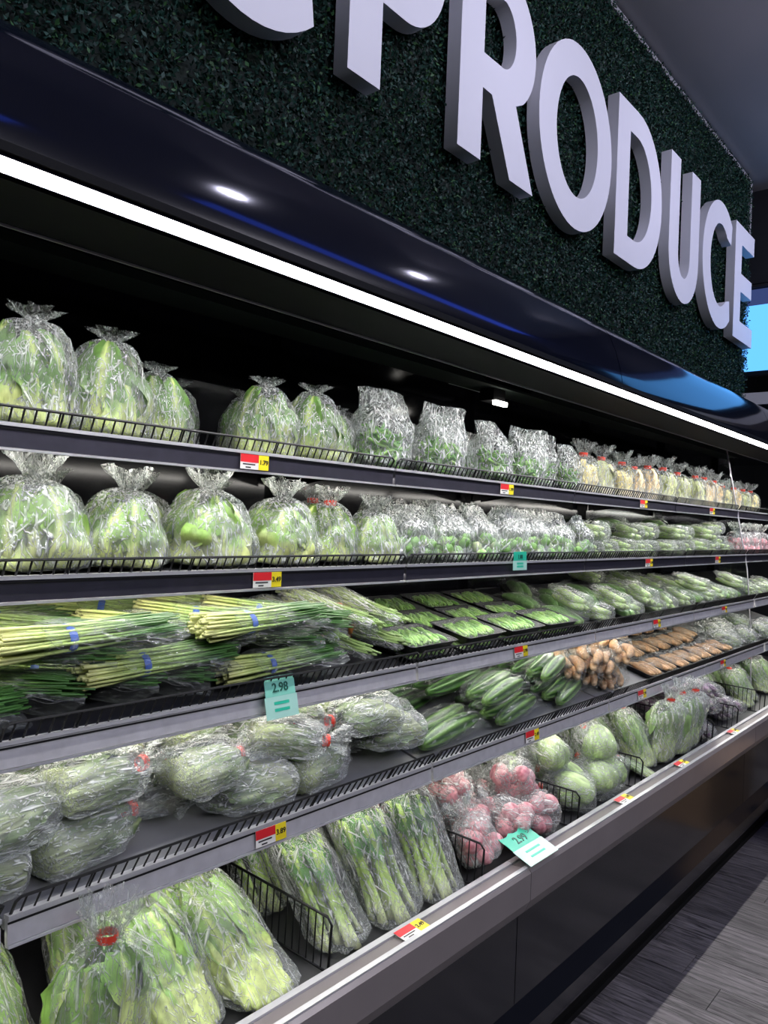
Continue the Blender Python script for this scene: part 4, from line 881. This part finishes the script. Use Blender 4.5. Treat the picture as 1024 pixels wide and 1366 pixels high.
for i, X in enumerate((4.80, 4.97, 5.14, 5.31)):
    put(pZ[i % 3], 'bagged_pods', onshelf(1, X + .08, .22, 0) @ S(.9), 'clear crinkled bag seen through the glass divider on the top shelf', 'bagged pods', 'bags beyond the glass divider')
    put(pO[i % 3], 'bagged_onions', onshelf(2, X, .10, 0), 'clear bag of pinkish roots seen through the glass divider', 'bagged onions', 'pink bags beyond the glass divider')
    put(pU2[i % 2], 'gourd_pack', onshelf(3, X, .14, 0) @ RZ(R(-30)), 'film pack of pale gourds seen through the glass divider', 'gourd pack', 'gourd packs beyond the glass divider')
# wire dividers on the deck
def divider(dep=.36, hh=.108):
    mb = MB(); mb.tube([(0, 0, .0), (0, -.002, hh - .012), (0, .010, hh), (0, dep, hh), (0, dep, 0), (0, 0, .0)], .0028, 6)
    for i in range(1, 17): y = i * dep / 17; mb.tube([(0, y, 0), (0, y, hh)], .0017, 5, cap=False)
    return mb.mesh('wire_divider', 'wire')
dm = divider()
for X, d, lab in [(1.125, .03, 'black wire divider between the pale cabbage bags and the celery'), (1.645, -.005, 'black wire divider between the celery and the red onion bags'), (2.17, -.01, 'black wire divider between the red onions and the squash bags'), (2.66, .0, 'black wire divider between the squash and the long leaf bags'), (3.43, .0, 'black wire divider between the long leaf bags and the eggplant'), (3.79, .0, 'black wire divider standing among the purple eggplant bags'), (4.26, .0, 'black wire divider between the eggplant and the glass panel')]:
    o = link('wire_divider', dm); o.matrix_world = onshelf(5, X, max(d, .008), .005).mtx(); tag(o, lab, 'divider', 'black wire dividers on the lower deck')

# ------------------------------------------------------------------ price tags and signs
def text_mesh(s, size, mat, depth=.0004):
    cu_ = bpy.data.curves.new('lettering', 'FONT'); cu_.body = s; cu_.size = size; cu_.align_x = 'CENTER'; cu_.align_y = 'CENTER'; cu_.extrude = depth; cu_.offset = size * .018; cu_.resolution_u = 3
    o = bpy.data.objects.new('lettering', cu_); COL.objects.link(o)
    me = bpy.data.meshes.new_from_object(o.evaluated_get(bpy.context.evaluated_depsgraph_get()))
    bpy.data.objects.remove(o); bpy.data.curves.remove(cu_); me.materials.clear(); me.materials.append(M[mat]); return me
def price_tag(mtx, price, label, wt=.078, ht=.032):
    o = empty('price_tag', mtx); tag(o, label, 'price tag', 'red and yellow price tags')
    part('tag_card', MB().box(-wt / 2, wt / 2, -ht / 2, ht / 2, 0, .0008), 'tag_white', o)
    part('red_panel', MB().box(-wt / 2, wt * .14, -ht * .04, ht / 2, .0008, .0012), 'tag_red', o)
    part('yellow_panel', MB().box(wt * .14, wt / 2, -ht / 2, ht / 2, .0008, .0012), 'tag_yellow', o)
    link('price_lettering', text_mesh(price, .0145, 'tag_ink'), o, T(wt * .32, 0, .0015))
    for j in range(2): part('print_line', MB().box(-wt * .42 + j * .008, wt * .02 - j * .012, -ht * (.18 + .2 * j) - .0014, -ht * (.18 + .2 * j) + .0014, .0008, .0010), 'tag_ink', o)
FACE = RX(R(90))
def rail_m(k, X): 
    Yf, Zs, tau = SH[k]; q = RX(-tau) if k < 3 else RX(R(-16) - tau * .3)
    return T(X, Yf, Zs) @ RX(tau) @ q @ T(0, -.0105, -.012) @ FACE
nth = ['', 'first', 'second', 'third', 'fourth']
for k, xs in {1: [(1.085, '1.79'), (2.127, '1.99'), (3.255, '2.49'), (4.18, '1.59')], 2: [(1.091, '3.49'), (3.21, '2.99'), (4.135, '2.99')], 3: [(2.078, '2.99'), (3.187, '3.29'), (4.10, '1.99')], 4: [(1.03, '3.89'), (2.059, '2.49'), (2.9, '2.99'), (3.9, '3.99')]}.items():
    for X, pr in xs:
        what = {1: {1.085: 'leafy bags', 2.127: 'green pods', 3.255: 'cream vegetable bags', 4.18: 'cream bags by the divider'}, 2: {1.091: 'choy bags', 3.21: 'zucchini packs', 4.135: 'gourd packs by the divider'}, 3: {2.078: 'green bean trays', 3.187: 'zucchini packs', 4.10: 'gourd packs by the divider'}, 4: {1.03: 'lying bags of greens', 2.059: 'cucumbers', 2.9: 'tan roots', 3.9: 'root trays'}}[k][X]
        price_tag(rail_m(k, X), pr, 'red and yellow price tag on the %s rail below the %s' % (SHN[k], what))
for X, pr, wh in [(1.315, '2.49', 'celery bags'), (2.42, '1.99', 'squash bags'), (2.95, '2.79', 'long leaf bags'), (3.6, '3.49', 'eggplant')]:
    price_tag(T(X, .988, .6325) @ RX(R(6)), pr, 'red and yellow price tag lying on the lower lip before the %s' % wh, .085, .034)
def green_sign(mtx, price, label, wt, ht, torn=False, card='sign_green'):
    o = empty('price_sign', mtx); tag(o, label, 'price sign', 'green price signs')
    n = 8; V_ = []
    mb = MB()
    for i in range(n + 1):
        x = -wt / 2 + wt * i / n; top_ = ht / 2 - (.008 * abs(math.sin(i * 2.1)) if torn else 0)
        for z in (0, .0008): V_ += [(x, ht * .02, z), (x, top_, z)]
    F_ = []
    for i in range(n):
        a = i * 4; b = a + 4
        F_ += [(a, a + 1, b + 1, b), (a + 2, b + 2, b + 3, a + 3), (a + 1, a + 3, b + 3, b + 1), (a, b, b + 2, a + 2)]
    part('sign_card', mb.add(V_, F_), card, o)
    part('sign_holder', MB().box(-wt / 2 - .003, wt / 2 + .003, -ht / 2, ht * .02, -.0006, .0006), 'sign_pale', o)
    link('price_lettering', text_mesh(price, ht * .30, 'sign_ink'), o, T(0, ht * .22, .0014))
    for j in range(2): part('print_line', MB().box(-wt * .25, wt * .25, -ht * (.14 + .16 * j) - .003, -ht * (.14 + .16 * j) + .003, .0006, .0010), 'sign_green', o)
green_sign(T(1.085, 1.176, 1.128) @ RX(R(76)), '2.98', 'large pale green price sign clipped to the third shelf rail below the chives', .082, .085, card='sign_light')
green_sign(T(2.12, 1.228, 1.388) @ RX(R(88)), '1.88', 'small green price sign on the second shelf rail below the sprout bags', .078, .058)
green_sign(T(1.82, .998, .660) @ RX(R(20)), '2.99', 'torn green price sign leaning on the lip before the red onions', .14, .11, True)

# ------------------------------------------------------------------ blue light strips over the aisle, cartons
for a, b in ((-.6, .5), (1.0, 1.4), (2.4, 5.6)):
    o = part('light_strip', MB().box(a, b, -.75, -.45, 3.80, 3.83), 'blue_led', None); tag(o, 'blue light strip on the ceiling over the aisle', 'light', 'blue ceiling light strips')
cb = empty('carton', T(4.35, .62, 0) @ RZ(.1)); tag(cb, 'brown cardboard carton standing in the aisle by the case', 'carton')
part('box_body', MB().box(-.28, .28, -.2, .2, 0, .34), 'cardboard', cb)
part('hand_hole', MB().box(-.05, .05, .2, .202, .22, .25), 'tag_ink', cb)
part('flap', MB().box(-.29, .29, -.205, -.005, .34, .345).box(-.29, .29, .005, .205, .34, .345), 'cardboard', cb)

for k in (1, 2, 3, 4, 5): settle(k, 260 if k > 2 else 160)
# ------------------------------------------------------------------ labels: rows that can be counted from a neighbour
ORD = ['first', 'second', 'third', 'fourth', 'fifth', 'sixth', 'seventh', 'eighth', 'ninth', 'tenth', 'eleventh', 'twelfth', 'thirteenth', 'fourteenth', 'fifteenth', 'sixteenth']
ANCH = {'bagged leafy greens on the top shelf': (1.65, 'the pod bags'), 'bags of green pods on the top shelf': (1.6, 'the leafy bags'), 'tied cream vegetable bags on the top shelf': (2.8, 'the pod bags'),
        'bagged choy on the second shelf': (1.65, 'the sprout bags'), 'bags of green sprouts on the second shelf': (1.6, 'the choy bags'), 'trays of green beans on the third shelf': (1.5, 'the stem sleeves'),
        'chive bundles on the third shelf': (1.5, 'the bean trays'), 'lying bags of greens on the fourth shelf': (1.6, 'the cucumbers'), 'wrapped cucumbers on the fourth shelf': (1.5, 'the bagged greens'), 'zucchini packs on the third shelf': (2.5, 'the bean trays'), 'gourd packs on the third shelf': (2.5, 'the bean trays'), 'zucchini packs on the second shelf': (2.8, 'the sprouts'), 'gourd packs on the second shelf': (2.8, 'the sprouts'), 'trays of brown roots on the fourth shelf': (2.5, 'the cucumbers'), 'bags of celery on the lower deck': (1.645, 'the onion divider'), 'bags of long leaves on the lower deck': (2.66, 'the squash divider'), 'bags of pale cabbage on the lower deck': (1.12, 'the celery divider')}
rows = {}
for o in SC.objects:
    if o.get('group') in ANCH and not o.parent: rows.setdefault((o['group'], o['label']), []).append(o)
for (g, lab), os_ in rows.items():
    if len(os_) < 2: continue
    ax, an = ANCH[g]; os_.sort(key=lambda o: abs(o.matrix_world.translation.x - ax))
    for i, o in enumerate(os_): o['label'] = '%s from %s: %s' % (ORD[i], an, lab)
